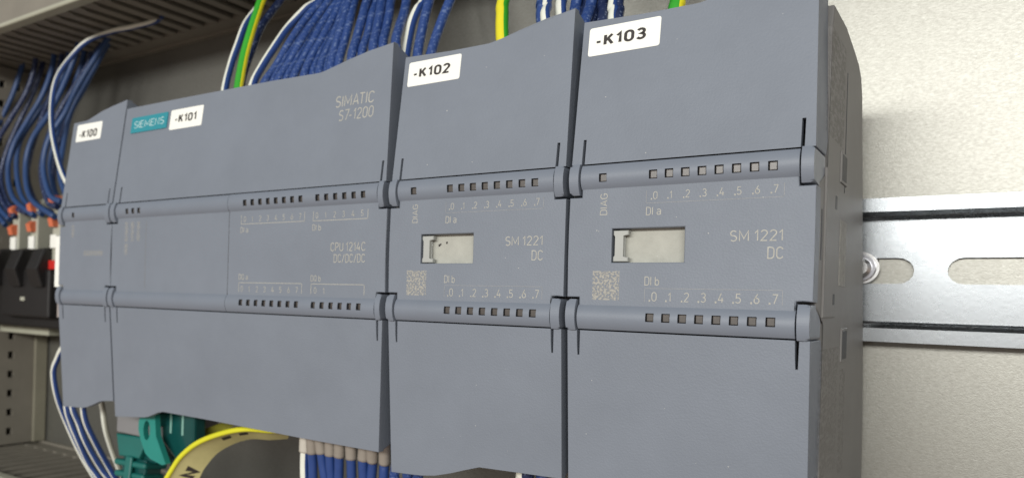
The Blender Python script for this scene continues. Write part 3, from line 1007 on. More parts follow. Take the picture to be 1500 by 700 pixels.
WIRES = [
    ('stripe', 1.25, [[69.9, 12.0, 94.3],[68.1, 13.0, 101.3],[65.4, 18.0, 111.7],[64.3, 22.0, 119.3],[63.5, 27.0, 127.7],[64.7, 32.0, 135.4],[66.1, 40.0, 149.7],[67.4, 46.0, 160.0]], 'white-striped wire just left of the green-yellow earth wire above -K101', 'striped wires above -K101'),
    ('pe', 1.5, [[75.9, 11.0, 93.4],[74.8, 12.0, 100.8],[73.1, 16.0, 112.2],[71.9, 20.0, 121.3],[70.8, 24.0, 128.7],[70.2, 27.0, 135.0],[69.5, 37.5, 149.5],[68.9, 46.0, 160.0]], 'green-yellow earth wire rising behind the -K101 module', None),
    ('dark', 1.3, [[69.9, 19.0, 99.6],[68.9, 20.0, 106.6],[67.3, 26.0, 117.8],[66.6, 31.0, 127.0],[67.6, 35.0, 133.4],[69.0, 38.0, 138.6],[70.7, 43.0, 151.3],[72.2, 46.0, 160.0]], 'dark blue wire passing behind the green-yellow earth wire above -K101', None),
    ('stripe', 1.3, [[80.7, 12.0, 94.7],[80.4, 13.0, 101.5],[80.2, 17.0, 108.1],[81.0, 22.0, 116.3],[82.1, 27.0, 123.2],[85.3, 31.0, 129.1],[88.0, 35.0, 133.6],[91.2, 41.5, 148.8],[94.1, 46.0, 160.0]], 'white-striped wire along the left edge of the blue bundle above -K101', 'striped wires above -K101'),
    ('blue', 1.3, [[82.8, 13.0, 94.9],[83.7, 14.0, 101.7],[84.7, 18.0, 108.2],[86.2, 23.0, 117.0],[87.9, 28.0, 124.8],[90.8, 33.0, 132.4],[94.0, 39.5, 148.2],[97.0, 44.0, 160.0]], 'first blue wire from the left in the printed bundle above -K101', 'blue wires above -K101'),
    ('blue', 1.3, [[84.3, 15.0, 95.5],[85.0, 16.0, 102.3],[85.7, 20.0, 109.0],[86.9, 25.0, 117.5],[88.3, 30.0, 125.2],[90.8, 35.0, 133.0],[93.7, 41.5, 148.5],[96.4, 46.0, 160.0]], 'second blue wire from the left in the printed bundle above -K101', 'blue wires above -K101'),
    ('blue', 1.3, [[89.1, 13.0, 94.8],[89.5, 14.0, 101.6],[90.0, 18.0, 108.2],[90.9, 23.0, 116.5],[91.9, 28.0, 124.0],[94.0, 33.0, 131.8],[96.5, 41.5, 147.9],[98.7, 48.0, 160.0]], 'third blue wire from the left in the printed bundle above -K101', 'blue wires above -K101'),
    ('blue', 1.3, [[90.5, 15.0, 95.5],[90.7, 16.0, 102.3],[91.0, 20.0, 108.9],[91.5, 25.0, 117.1],[92.3, 30.0, 124.5],[94.1, 35.0, 132.3],[96.2, 43.5, 148.2],[98.1, 50.0, 160.0]], 'fourth blue wire from the left in the printed bundle above -K101', 'blue wires above -K101'),
    ('blue', 1.3, [[95.5, 13.0, 94.7],[95.4, 14.0, 101.6],[95.4, 18.0, 108.2],[95.7, 23.0, 116.1],[96.1, 28.0, 123.2],[97.5, 33.0, 131.0],[99.2, 43.5, 147.5],[100.7, 52.0, 160.0]], 'fifth blue wire from the left in the printed bundle above -K101', 'blue wires above -K101'),
    ('blue', 1.3, [[100.9, 12.0, 93.9],[100.2, 13.0, 100.8],[99.5, 17.0, 108.0],[99.6, 22.0, 115.3],[100.2, 31.0, 129.9],[100.8, 37.5, 146.9],[101.4, 42.0, 160.0]], 'sixth blue wire from the left in the printed bundle above -K101', 'blue wires above -K101'),
    ('blue', 1.3, [[102.7, 14.0, 94.5],[101.6, 15.0, 101.5],[100.4, 19.0, 108.8],[100.0, 24.0, 116.4],[99.7, 33.0, 130.6],[99.3, 39.5, 147.3],[99.0, 44.0, 160.0]], 'seventh blue wire from the left in the printed bundle above -K101', 'blue wires above -K101'),
    ('blue', 1.3, [[107.6, 12.0, 94.0],[106.0, 13.0, 100.8],[104.5, 17.0, 107.5],[103.7, 22.0, 114.6],[102.2, 31.0, 129.4],[100.7, 39.5, 146.7],[99.2, 46.0, 160.0]], 'eighth blue wire from the left in the printed bundle above -K101', 'blue wires above -K101'),
    ('blue', 1.3, [[108.4, 14.0, 94.9],[106.6, 15.0, 101.7],[104.7, 19.0, 108.8],[103.6, 24.0, 116.1],[101.8, 33.0, 130.1],[99.7, 41.5, 147.1],[97.8, 48.0, 160.0]], 'ninth blue wire from the left in the printed bundle above -K101', 'blue wires above -K101'),
    ('blue', 1.3, [[111.5, 11.0, 93.9],[110.5, 12.0, 101.0],[109.3, 16.0, 109.1],[108.0, 21.0, 118.2],[106.3, 26.0, 127.1],[104.4, 34.0, 145.5],[102.6, 40.0, 160.0]], 'tenth blue wire from the left in the printed bundle above -K101', 'blue wires above -K101'),
    ('blue', 1.3, [[113.8, 13.0, 96.3],[112.5, 14.0, 103.3],[111.0, 18.0, 110.7],[109.3, 23.0, 119.1],[107.3, 28.0, 127.5],[105.0, 37.0, 145.7],[103.0, 44.0, 160.0]], 'eleventh blue wire from the left in the printed bundle above -K101', 'blue wires above -K101'),
    ('blue', 1.3, [[119.6, 11.0, 97.0],[118.2, 12.0, 103.8],[116.8, 16.0, 110.5],[115.1, 21.0, 118.0],[113.2, 26.0, 125.6],[111.1, 38.0, 144.8],[109.1, 48.0, 160.0]], 'twelfth blue wire from the left in the printed bundle above -K101', 'blue wires above -K101'),
    ('blue', 1.3, [[122.1, 13.0, 98.6],[120.4, 14.0, 105.2],[118.8, 18.0, 111.5],[116.9, 23.0, 118.6],[114.7, 28.0, 125.9],[112.3, 35.0, 144.9],[110.0, 40.0, 160.0]], 'thirteenth blue wire from the left in the printed bundle above -K101', 'blue wires above -K101'),
    ('blue', 1.3, [[127.7, 11.0, 98.2],[125.4, 12.0, 104.6],[123.3, 16.0, 110.6],[120.7, 21.0, 117.5],[118.0, 26.0, 124.6],[115.0, 36.0, 144.3],[112.1, 44.0, 160.0]], 'fourteenth blue wire from the left in the printed bundle above -K101', 'blue wires above -K101'),
    ('blue', 1.3, [[129.6, 13.0, 99.6],[127.3, 14.0, 105.8],[125.3, 18.0, 111.5],[122.8, 23.0, 118.0],[120.2, 28.0, 124.7],[117.2, 39.0, 144.4],[114.5, 48.0, 160.0]], 'fifteenth blue wire from the left in the printed bundle above -K101', 'blue wires above -K101'),
    ('blue', 1.3, [[134.6, 11.0, 99.0],[132.6, 12.0, 105.2],[130.8, 16.0, 110.5],[128.7, 21.0, 116.5],[126.4, 26.0, 122.8],[123.8, 34.0, 143.4],[121.4, 40.0, 160.0]], 'sixteenth blue wire from the left in the printed bundle above -K101', 'blue wires above -K101'),
    ('stripe', 1.3, [[134.9, 13.0, 93.6],[134.0, 14.0, 100.7],[132.6, 19.0, 111.3],[132.7, 22.0, 116.6],[133.1, 25.0, 121.1],[133.5, 36.5, 142.5],[133.9, 46.0, 160.0]], 'white-striped wire leaving the gap left of the -K102 label', None),
    ('blue', 1.3, [[140.0, 12.0, 93.0],[138.8, 13.0, 100.1],[137.0, 18.0, 110.2],[135.8, 23.0, 119.9],[134.4, 35.5, 142.0],[133.1, 46.0, 160.0]], 'left of the two blue wires above the -K102 label', 'blue wires above -K102'),
    ('blue', 1.3, [[142.6, 12.0, 93.2],[142.3, 13.0, 100.2],[141.8, 18.0, 109.3],[142.5, 23.0, 118.5],[143.3, 35.5, 141.2],[144.0, 46.0, 160.0]], 'right of the two blue wires above the -K102 label', 'blue wires above -K102'),
    ('peY', 1.55, [[163.7, 12.0, 94.7],[162.2, 13.0, 101.8],[160.9, 16.0, 108.2],[159.6, 19.0, 113.7],[158.2, 33.5, 138.8],[156.8, 46.0, 160.0]], 'yellow-green earth wire rising behind the middle of the -K102 cover', None),
    ('blue', 1.3, [[173.3, 13.0, 98.1],[171.7, 14.0, 104.8],[170.8, 16.0, 108.1],[170.2, 18.0, 111.1],[169.5, 33.0, 137.6],[168.9, 46.0, 160.0]], 'single blue wire left of the white-striped pair above the -K102 right corner', None),
    ('stripe', 1.1, [[174.6, 12.0, 98.1],[173.2, 13.0, 104.6],[172.6, 15.0, 107.5],[172.0, 17.0, 110.4],[171.3, 32.5, 137.2],[170.7, 46.0, 160.0]], 'left of two white-striped wires above the right corner of -K102', 'striped wires above -K102'),
    ('stripe', 1.3, [[175.6, 17.0, 99.3],[174.7, 18.0, 106.6],[174.4, 19.0, 109.1],[174.3, 20.0, 110.8],[174.1, 34.0, 137.4],[174.0, 46.0, 160.0]], 'right of two white-striped wires above the right corner of -K102', 'striped wires above -K102'),
    ('blue', 1.25, [[181.3, 11.0, 94.3],[179.9, 12.0, 100.2],[178.8, 16.0, 104.8],[177.7, 20.0, 110.1],[176.5, 34.0, 137.1],[175.3, 46.0, 160.0]], 'first blue wire from the left above the -K103 label', 'blue wires above -K103'),
    ('navy', 1.25, [[181.7, 14.0, 95.3],[180.6, 15.0, 101.2],[179.7, 19.0, 105.6],[178.8, 23.0, 110.8],[177.8, 35.5, 137.4],[176.9, 46.0, 160.0]], 'second blue wire from the left above the -K103 label', 'blue wires above -K103'),
    ('blue', 1.25, [[184.4, 11.0, 94.5],[183.0, 12.0, 100.2],[182.0, 16.0, 104.5],[181.0, 20.0, 109.4],[179.8, 34.0, 136.7],[178.7, 46.0, 160.0]], 'third blue wire from the left above the -K103 label', 'blue wires above -K103'),
    ('navy', 1.25, [[184.4, 16.0, 96.3],[182.8, 17.0, 101.9],[181.6, 21.0, 106.1],[180.4, 25.0, 111.0],[179.0, 36.5, 137.5],[177.7, 46.0, 160.0]], 'fourth blue wire from the left above the -K103 label', 'blue wires above -K103'),
    ('navy', 1.25, [[187.6, 13.0, 95.5],[185.9, 14.0, 101.0],[184.7, 18.0, 104.9],[183.4, 22.0, 109.5],[182.0, 35.0, 136.8],[180.6, 46.0, 160.0]], 'fifth blue wire from the left above the -K103 label', 'blue wires above -K103'),
    ('navy', 1.25, [[187.9, 16.0, 96.7],[186.0, 17.0, 102.1],[184.7, 21.0, 105.9],[183.4, 25.0, 110.4],[181.9, 36.5, 137.2],[180.5, 46.0, 160.0]], 'sixth blue wire from the left above the -K103 label', 'blue wires above -K103'),
    ('stripe', 1.1, [[189.6, 13.0, 93.9],[188.3, 14.0, 100.7],[187.7, 16.0, 103.9],[187.2, 18.0, 107.5],[186.6, 33.0, 135.8],[186.1, 46.0, 160.0]], 'thin white-striped wire among the dark wires above the -K103 label', None),
    ('navy', 1.2, [[191.0, 14.0, 94.6],[189.3, 15.0, 101.0],[188.5, 17.0, 104.0],[187.9, 19.0, 107.7],[187.2, 33.5, 135.8],[186.5, 46.0, 160.0]], 'dark blue wire right of the thin white-striped one above the -K103 label', 'blue wires above -K103'),
    ('peG', 1.55, [[201.9, 12.0, 93.0],[201.7, 13.0, 100.1],[201.6, 14.0, 102.0],[201.4, 15.0, 103.6],[201.2, 31.5, 133.8],[201.0, 46.0, 160.0]], 'green-yellow earth wire at the top edge behind the -K103 module', None),
    ('stripe', 1.2, [[-14.4, 57.0, 155.1],[-17.2, 55.0, 151.9],[-26.0, 52.0, 150.4],[-37.0, 48.0, 149.4],[-47.0, 43.0, 145.8],[-53.4, 39.0, 139.4],[-56.7, 35.0, 130.1],[-56.2, 32.0, 119.4],[-49.4, 28.0, 105.1],[-38.7, 24.0, 90.7],[-26.1, 20.0, 80.7],[-16.6, 18.0, 75.6]], 'long white-striped wire arching from the duct down beside the -K100 label', None),
    ('blueL', 1.35, [[-50.1, 62.0, 163],[-53.1, 60.0, 155.6],[-58.4, 55.0, 143.2],[-65.2, 50.0, 129.2],[-67.8, 46.0, 117.9],[-73.5, 42.0, 105.5],[-74.1, 40.0, 92.9],[-66.0, 38.0, 79.9],[-54.9, 37.0, 75.9]], "twelfth blue wire from the picture's left edge looping down to the orange-lever terminals", 'blue wires looping at far left'),
    ('navy', 1.35, [[-63.0, 66.0, 163],[-66.0, 64.0, 153.9],[-71.6, 60.0, 143.4],[-76.2, 55.0, 130.2],[-80.8, 50.0, 117.1],[-82.9, 46.0, 104.0],[-80.9, 43.0, 90.8],[-71.6, 41.0, 77.5],[-62.5, 40.0, 74.5]], "eleventh blue wire from the picture's left edge looping down to the orange-lever terminals", 'blue wires looping at far left'),
    ('blueL', 1.35, [[-68.0, 58.0, 163],[-71.0, 56.0, 158.2],[-72.8, 54.0, 145.3],[-79.0, 52.0, 132.2],[-86.5, 50.0, 120.0],[-96.5, 48.0, 108.8],[-98.5, 46.0, 95.7],[-88.8, 43.0, 80.2],[-64.3, 40.0, 70.1]], "tenth blue wire from the picture's left edge looping down to the orange-lever terminals", 'blue wires looping at far left'),
    ('blueL', 1.35, [[-94.9, 62.0, 163],[-97.9, 60.0, 157.6],[-97.7, 58.0, 145.4],[-100.6, 55.0, 131.9],[-107.1, 52.0, 120.5],[-115.0, 49.0, 108.5],[-115.9, 47.0, 95.5],[-106.9, 45.0, 81.4],[-85.5, 43.0, 71.8]], "seventh blue wire from the picture's left edge looping down to the orange-lever terminals", 'blue wires looping at far left'),
    ('navy', 1.35, [[-111.4, 68.0, 163],[-114.4, 66.0, 162.3],[-113.5, 62.0, 147.1],[-117.1, 60.0, 135.2],[-122.3, 56.0, 121.3],[-126.3, 52.0, 107.3],[-127.3, 50.0, 93.4],[-115.0, 47.0, 79.4],[-94.6, 45.0, 73.7]], "sixth blue wire from the picture's left edge looping down to the orange-lever terminals", 'blue wires looping at far left'),
    ('blueL', 1.35, [[-124.9, 64.0, 163],[-127.9, 62.0, 160.9],[-127.9, 60.0, 150.6],[-131.2, 57.0, 136.5],[-137.1, 54.0, 123.3],[-140.4, 51.0, 110.2],[-140.0, 49.0, 94.2],[-125.8, 47.0, 79.3],[-111.7, 46.0, 71.2]], "fourth blue wire from the picture's left edge looping down to the orange-lever terminals", 'blue wires looping at far left'),
    ('blueL', 1.35, [[-143.3, 68.0, 163],[-146.3, 66.0, 162.2],[-145.5, 62.0, 148.4],[-148.6, 58.0, 131.8],[-152.1, 55.0, 117.3],[-149.8, 52.0, 98.8],[-135.7, 50.0, 80.1],[-120.4, 49.0, 69.1]], "second blue wire from the picture's left edge looping down to the orange-lever terminals", 'blue wires looping at far left'),
    ('navy', 1.35, [[-90.5, 64.0, 163],[-93.5, 62.0, 159.0],[-93.8, 60.0, 145.3],[-96.7, 57.0, 131.8],[-97.9, 53.0, 118.0],[-99.6, 49.0, 102.8],[-98.7, 47.0, 90.3],[-86.3, 44.0, 77.7],[-69.6, 42.0, 72.3]], "ninth blue wire from the picture's left edge looping down to the orange-lever terminals", 'blue wires looping at far left'),
    ('blueL', 1.35, [[-143.7, 62.0, 163],[-146.7, 60.0, 159.3],[-149.3, 58.0, 146.3],[-151.4, 55.0, 131.6],[-153.1, 52.0, 109.8]], "first blue wire from the picture's left edge looping down to the orange-lever terminals", 'blue wires looping at far left'),
    ('blueL', 1.35, [[-77.7, 68.0, 163],[-80.7, 66.0, 157.7],[-82.8, 64.0, 144.5],[-86.2, 60.0, 127.7],[-86.9, 55.0, 110.6],[-87.3, 52.0, 97.3],[-78.7, 49.0, 83.5],[-68.8, 47.0, 76.5]], "thirteenth blue wire from the picture's left edge looping down to the orange-lever terminals", 'blue wires looping at far left'),
    ('navy', 1.35, [[-107.8, 60.0, 163],[-110.8, 58.0, 159.0],[-111.6, 57.0, 145.7],[-116.4, 55.0, 134.1],[-123.9, 52.0, 122.2],[-131.6, 49.0, 110.1],[-129.9, 47.0, 94.9],[-116.7, 45.0, 80.0],[-103.5, 44.0, 72.0]], "fifth blue wire from the picture's left edge looping down to the orange-lever terminals", 'blue wires looping at far left'),
    ('blueL', 1.35, [[-87.9, 66.0, 163],[-90.9, 64.0, 162.3],[-91.2, 62.0, 148.0],[-97.9, 60.0, 134.6],[-109.2, 57.0, 122.7],[-115.6, 53.0, 110.5],[-113.5, 50.0, 95.8],[-103.4, 48.0, 80.9],[-83.5, 46.0, 72.7]], "eighth blue wire from the picture's left edge looping down to the orange-lever terminals", 'blue wires looping at far left'),
    ('blueL', 1.35, [[-160.5, 66.0, 163],[-163.5, 64.0, 161.6],[-153.7, 62.0, 147.8],[-150.9, 60.0, 136.2],[-151.7, 57.0, 121.2],[-148.1, 54.0, 102.5],[-136.9, 52.0, 85.6],[-123.7, 50.0, 74.4]], "third blue wire from the picture's left edge looping down to the orange-lever terminals", 'blue wires looping at far left'),
    ('navy', 1.35, [[-73.0, 70.0, 163],[-76.0, 68.0, 160.0],[-79.1, 66.0, 147.0],[-82.5, 62.0, 130.9],[-84.9, 58.0, 117.4],[-85.0, 54.0, 103.2],[-83.1, 51.0, 89.7],[-76.3, 49.0, 80.2],[-67.7, 47.0, 75.2]], "fourteenth blue wire from the picture's left edge looping down to the orange-lever terminals", 'blue wires looping at far left'),
    ('blueL', 1.35, [[-55.6, 68.0, 163],[-58.6, 66.0, 158.8],[-63.0, 62.0, 147.2],[-67.6, 56.0, 131.4],[-71.9, 52.0, 119.2],[-71.6, 48.0, 103.2],[-67.1, 44.0, 89.9],[-58.4, 42.0, 78.4]], "fifteenth blue wire from the picture's left edge looping down to the orange-lever terminals", 'blue wires looping at far left'),
    ('stripe', 1.2, [[-10.6, 14.0, 20.7],[-16.8, 14.0, 15.7],[-22.1, 15.0, 11.4],[-25.2, 16.0, 5.8],[-25.4, 18.0, -3.7],[-24.4, 22.0, -14.7],[-20.4, 26.0, -26.5],[-15.6, 30.0, -36.6],[-7.5, 36.7, -53.6]], 'outermost white-striped wire bulging out left of the -K100 lower cover', 'striped wires below -K100'),
    ('stripe', 1.2, [[-10.1, 12.0, 2.3],[-10.1, 12.0, -5.3],[-10.1, 14.0, -11.7],[-9.7, 17.0, -18.9],[-9.3, 22.0, -28.1],[-6.7, 26.0, -35.0],[-0.5, 35.4, -51.5]], 'second white-striped wire from the left below the -K100 module', 'striped wires below -K100'),
    ('stripe', 1.2, [[-8.2, 13.0, 1.9],[-7.6, 13.0, -5.6],[-7.2, 15.0, -11.4],[-5.9, 18.0, -18.8],[-5.1, 24.0, -29.3],[-2.6, 28.0, -34.7],[4.5, 39.1, -49.7]], 'third white-striped wire from the left below the -K100 module', 'striped wires below -K100'),
    ('stripe', 1.2, [[-4.1, 14.0, 2.8],[-3.5, 14.0, -4.8],[-3.1, 16.0, -11.0],[-2.7, 20.0, -19.1],[-2.7, 26.0, -28.6],[-1.8, 30.0, -34.8],[0.7, 40.8, -51.5]], 'fourth white-striped wire from the left below the -K100 module', 'striped wires below -K100'),
    ('stripeT', 1.1, [[0.2, 20.0, 6.5],[-0.2, 20.0, -1.3],[-0.4, 21.0, -6.6],[-0.7, 23.0, -14.0],[-1.0, 26.0, -21.4],[-1.2, 30.0, -29.8],[-1.4, 33.0, -35.2],[-2.2, 42.6, -52.8]], 'pale white wire hanging in the gap between the -K100 and -K101 lower covers', None),
    ('Fstripe', 1.35, [[106.0, 12.0, 4.6],[105.5, 12.0, -3.3],[105.0, 13.0, -9.7],[104.5, 14.0, -14.6],[102.5, 18.0, -34.1]], 'white-striped wire with a large white sleeve below the -K101 module', None),
    ('Fblue', 1.35, [[108.7, 12.0, 4.6],[108.2, 12.0, -3.3],[107.9, 13.0, -9.3],[107.5, 14.0, -14.1],[106.0, 18.0, -33.7]], 'first blue wire from the left with beige sleeve below -K101', 'sleeved blue wires below -K101'),
    ('Fblue', 1.35, [[110.6, 12.0, 5.0],[111.2, 12.0, -2.9],[111.5, 13.0, -8.7],[111.9, 14.0, -13.4],[113.4, 18.2, -32.9]], 'second blue wire from the left with beige sleeve below -K101', 'sleeved blue wires below -K101'),
    ('Fblue', 1.35, [[115.5, 12.0, 4.9],[114.8, 12.0, -3.0],[114.3, 13.0, -8.3],[113.8, 14.0, -13.1],[111.9, 18.1, -32.6]], 'third blue wire from the left with beige sleeve below -K101', 'sleeved blue wires below -K101'),
    ('Fblue', 1.35, [[119.2, 12.0, 4.9],[118.1, 12.0, -2.9],[117.4, 13.0, -7.8],[116.7, 14.0, -12.6],[113.9, 18.0, -32.0]], 'fourth blue wire from the left with beige sleeve below -K101', 'sleeved blue wires below -K101'),
    ('Fblue', 1.35, [[122.9, 12.0, 4.9],[122.0, 12.0, -2.9],[121.6, 13.0, -7.2],[121.1, 14.0, -11.9],[119.3, 18.2, -31.3]], 'fifth blue wire from the left with beige sleeve below -K101', 'sleeved blue wires below -K101'),
    ('Fblue', 1.35, [[126.8, 12.0, 5.0],[125.9, 12.0, -2.7],[125.4, 13.0, -6.6],[125.0, 14.0, -11.2],[123.2, 18.2, -30.7]], 'sixth blue wire from the left with beige sleeve below -K101', 'sleeved blue wires below -K101'),
    ('Fblue', 1.35, [[130.6, 12.0, 4.6],[128.8, 12.0, -2.8],[128.0, 13.0, -6.2],[127.2, 14.0, -10.8],[124.1, 18.1, -30.2]], 'seventh blue wire from the left with beige sleeve below -K101', 'sleeved blue wires below -K101'),
    ('Fblue', 1.35, [[134.5, 12.0, 4.5],[132.7, 12.0, -2.8],[132.0, 13.0, -5.6],[131.4, 14.0, -10.2],[128.8, 18.2, -29.5]], 'eighth blue wire from the left with beige sleeve below -K101', 'sleeved blue wires below -K101'),
    ('blue', 1.3, [[137.0, 12.0, 1.8],[136.0, 12.0, -5.9],[135.8, 12.5, -7.9],[135.7, 13.0, -9.6],[135.0, 18.7, -28.8]], 'first blue wire from the left under the -K102 lower cover', 'blue wires below -K102'),
    ('blue', 1.3, [[141.1, 12.0, 2.0],[140.0, 12.0, -5.6],[139.7, 12.5, -7.3],[139.4, 13.0, -9.0],[136.6, 18.6, -28.0]], 'second blue wire from the left under the -K102 lower cover', 'blue wires below -K102'),
    ('blue', 1.3, [[144.7, 12.0, 1.9],[143.2, 12.0, -5.4],[143.0, 12.5, -6.8],[142.5, 13.0, -8.5],[137.5, 18.4, -27.1]], 'third blue wire from the left under the -K102 lower cover', 'blue wires below -K102'),
    ('stripe', 1.3, [[172.1, 12.0, 6.3],[171.0, 12.0, -1.0],[170.8, 12.5, -2.2],[170.4, 13.0, -3.8],[166.3, 18.9, -22.4]], 'white-striped wire at the bottom edge under the right of -K102', None),
    ('navy', 1.3, [[173.6, 12.0, 6.6],[172.5, 12.0, -0.8],[172.3, 12.5, -2.0],[172.1, 13.0, -3.5],[169.9, 19.1, -22.4]], 'dark blue wire at the bottom edge beside the white-striped one under -K102', 'blue wires below -K102'),
    ('blue', 1.3, [[178.0, 12.0, 5.0],[175.9, 12.0, -0.8],[175.8, 12.5, -1.4],[175.9, 13.0, -2.9],[177.8, 19.4, -21.7]], 'rightmost blue wire at the bottom edge under -K102', 'blue wires below -K102'),
]

# ------------------------------------------------------------------ wires
KINDS = {
    'blue': ([M_BLUE], None), 'blueL': ([M_BLUEL], None), 'navy': ([M_NAVY], None), 'dark': ([M_NAVY], None),
    'stripe': ([M_BLUEP, M_WHITEW], (1, 2)), 'stripeT': ([M_BEIGE, M_WHITEW], (1, 2)),
    'pe': ([M_GREEN, M_YELLOW], (1, 2)), 'peY': ([M_GREEN, M_YELLOW], (1, 3)), 'peG': ([M_YELLOW, M_GREEN], (1, 3)),
    'Fblue': ([M_BLUEP], None), 'Fstripe': ([M_BLUEP, M_WHITEW], (1, 1)),
}
REFS = {'stripe': (-0.6, -0.8, 0.05), 'stripeT': (-0.4, -1, 0), 'pe': (0.78, 0.55, 0), 'peY': (-0.76, -0.65, 0), 'peG': (-0.76, -0.65, 0), 'Fstripe': (0.1, -1, 0)}
NAMES = {'pe': 'earth_wire', 'peY': 'earth_wire', 'peG': 'earth_wire'}

for (kind, r, pts, label, group) in WIRES:
    mats, stripe = KINDS[kind]
    o = Vector(pts[-1] if pts[-1][2] < pts[0][2] else pts[0])
    loc = [Vector(p) - o for p in pts]
    bm = bmesh.new()
    # slight hand-dressed waviness
    if len(loc) > 3:
        for k in range(1, len(loc) - 1):
            loc[k] = loc[k] + Vector((random.uniform(-.18, .18), random.uniform(-.3, .3), 0))
    tube(bm, loc, r, REFS.get(kind, (-1, 0, 0)), 14, stripe)
    nm = NAMES.get(kind, 'striped_wire' if 'stripe' in kind else 'blue_wire')
    if kind[0] == 'F':
        t = thing(nm, o, label, "wire", group)
        mesh_obj("insulation", bm, mats, t)
        a, b = loc[1], loc[2]
        d = (b - a).normalized()
        bm = bmesh.new()
        rr = 1.75 if kind == 'Fstripe' else 1.6
        tube(bm, [a - d * 6 - d * 0.1, a + d * 0.2, a + d * 2.6], rr, (-1, 0, 0), 14, None, n=3)
        mesh_obj("ferrule_sleeve", bm, M_SLEEVEW if kind == 'Fstripe' else M_SLEEVE, t)
    else:
        w = mesh_obj(nm, bm, mats, None, o)
        tag(w, label, "wire", group)

# ------------------------------------------------------------------ network plugs under the processor module
def oval(cx, cz, rx, rz, n=20):
    return [(cx + rx * math.cos(2 * math.pi * k / n), cz + rz * math.sin(2 * math.pi * k / n)) for k in range(n)]

p1 = thing("network_plug", (26, 16, -30), "teal ribbed network plug under the -K101 module, the left of two", "network plug", "teal network plugs")
bm = bmesh.new()
prism(bm, [(-8.8, 17.6), (6.5, 17.6), (3.4, 10.0), (-6.2, 10.0)], lambda p, d: (p[0], d, p[1]), -3.6, 6.5, bev=0.7)
mesh_obj("plug_body", bm, M_TEAL, p1)
bm = bmesh.new()
box(bm, -4.0, 9.5, -1.0, 8.5, 9.0, 17.4, 0.8)
mesh_obj("plug_shell", bm, M_TEALD, p1)
bm = bmesh.new()
box(bm, -5.5, 6.0, -2.2, 6.4, -8, 10.02, 0.8)
mesh_obj("boot_core", bm, M_TEALD, p1)
for k in range(4):
    bm = bmesh.new()
    s = 1 - 0.06 * k
    box(bm, -8.0 * s, 7.2 * s, -4.0 * s, 8 * s, 6.8 - 3.9 * k, 9.0 - 3.9 * k, 1.0, 3)
    mesh_obj("rib", bm, M_TEAL, p1)
bm = bmesh.new()
box(bm, -2.0, 1.2, -4.6, -3.0, -5.0, 10.5, 0.6)
mesh_obj("spine", bm, M_TEAL, p1)
bm = bmesh.new()
tube(bm, [(0, 2, -7), (0, 2, -16), (1, 4, -30)], 3.0, n=4)
mesh_obj("cable", bm, M_TEALD, p1)
p1.rotation_euler = (math.radians(-8), 0, math.radians(8))

p2 = thing("network_plug", (47, 14, -18), "teal network plug with oval latch lever beside the ribbed plug", "network plug", "teal network plugs")
bm = bmesh.new()
prism(bm, [(-6.5, 17.5), (10.2, 17.5), (10.4, 8.0), (7.5, 2.0), (2.5, 0.2), (-5.5, 6.0)], lambda p, d: (p[0], d, p[1]), 0, 6, bev=1.2, seg=3)
mesh_obj("plug_body", bm, M_TEALD, p2)
# latch lever: plate with an oval eye
bm = bmesh.new()
outer = [(-9.5, 15.6), (-8.6, 16.4), (-3.2, 16.6), (-2.6, 15.6), (-1.8, 9.0), (3.4, 0.6), (1.5, 0.0), (-4.5, 1.2), (-7.0, 2.6), (-9.6, 6.8), (-10.9, 10.0), (-10.8, 13.0)]
inner = [(-6.4 + 1.75 * math.cos(a), 10.2 + 3.4 * math.sin(a)) for a in [2 * math.pi * k / 12 + math.radians(120) for k in range(12)]]
def ringplate(bm, A, B, y0, y1):
    n = len(A)
    L = {}
    for tagk, P in (('a', A), ('b', B)):
        for yy in (y0, y1):
            L[(tagk, yy)] = [bm.verts.new((p[0], yy, p[1])) for p in P]
    for i in range(n):
        j = (i + 1) % n
        for yy in (y0, y1):
            bm.faces.new((L[('a', yy)][i], L[('a', yy)][j], L[('b', yy)][j], L[('b', yy)][i]))
        bm.faces.new((L[('a', y0)][i], L[('a', y0)][j], L[('a', y1)][j], L[('a', y1)][i]))
        bm.faces.new((L[('b', y0)][i], L[('b', y0)][j], L[('b', y1)][j], L[('b', y1)][i]))
inner = [(-6.6 + 1.7 * math.cos(math.radians(118 - 30 * k)), 10.3 + 3.3 * math.sin(math.radians(118 - 30 * k))) for k in range(12)]
ringplate(bm, outer, inner, -5.4, -3.2)
mesh_obj("latch_lever", bm, M_TEALL, p2)
bm = bmesh.new()
box(bm, -8.8, -3.4, -3.15, 0.2, 11.5, 16.0, 0.3)
mesh_obj("lever_root", bm, M_TEALD, p2)
for x in (-1.2, 4.6):
    bm = bmesh.new(); box(bm, x, x + 0.9, -0.12, 0.3, 9.5, 17.2, 0.05)
    mesh_obj("contact_rib", bm, mat("pale_teal", (0.22, 0.42, 0.36), 0.3, cvar=0.05), p2)
bm = bmesh.new()
tube(bm, [(-1, 5, 1.0), (-2, 5, -8), (-3, 8, -24)], 3.0, n=4)
mesh_obj("cable", bm, M_TEALD, p2)

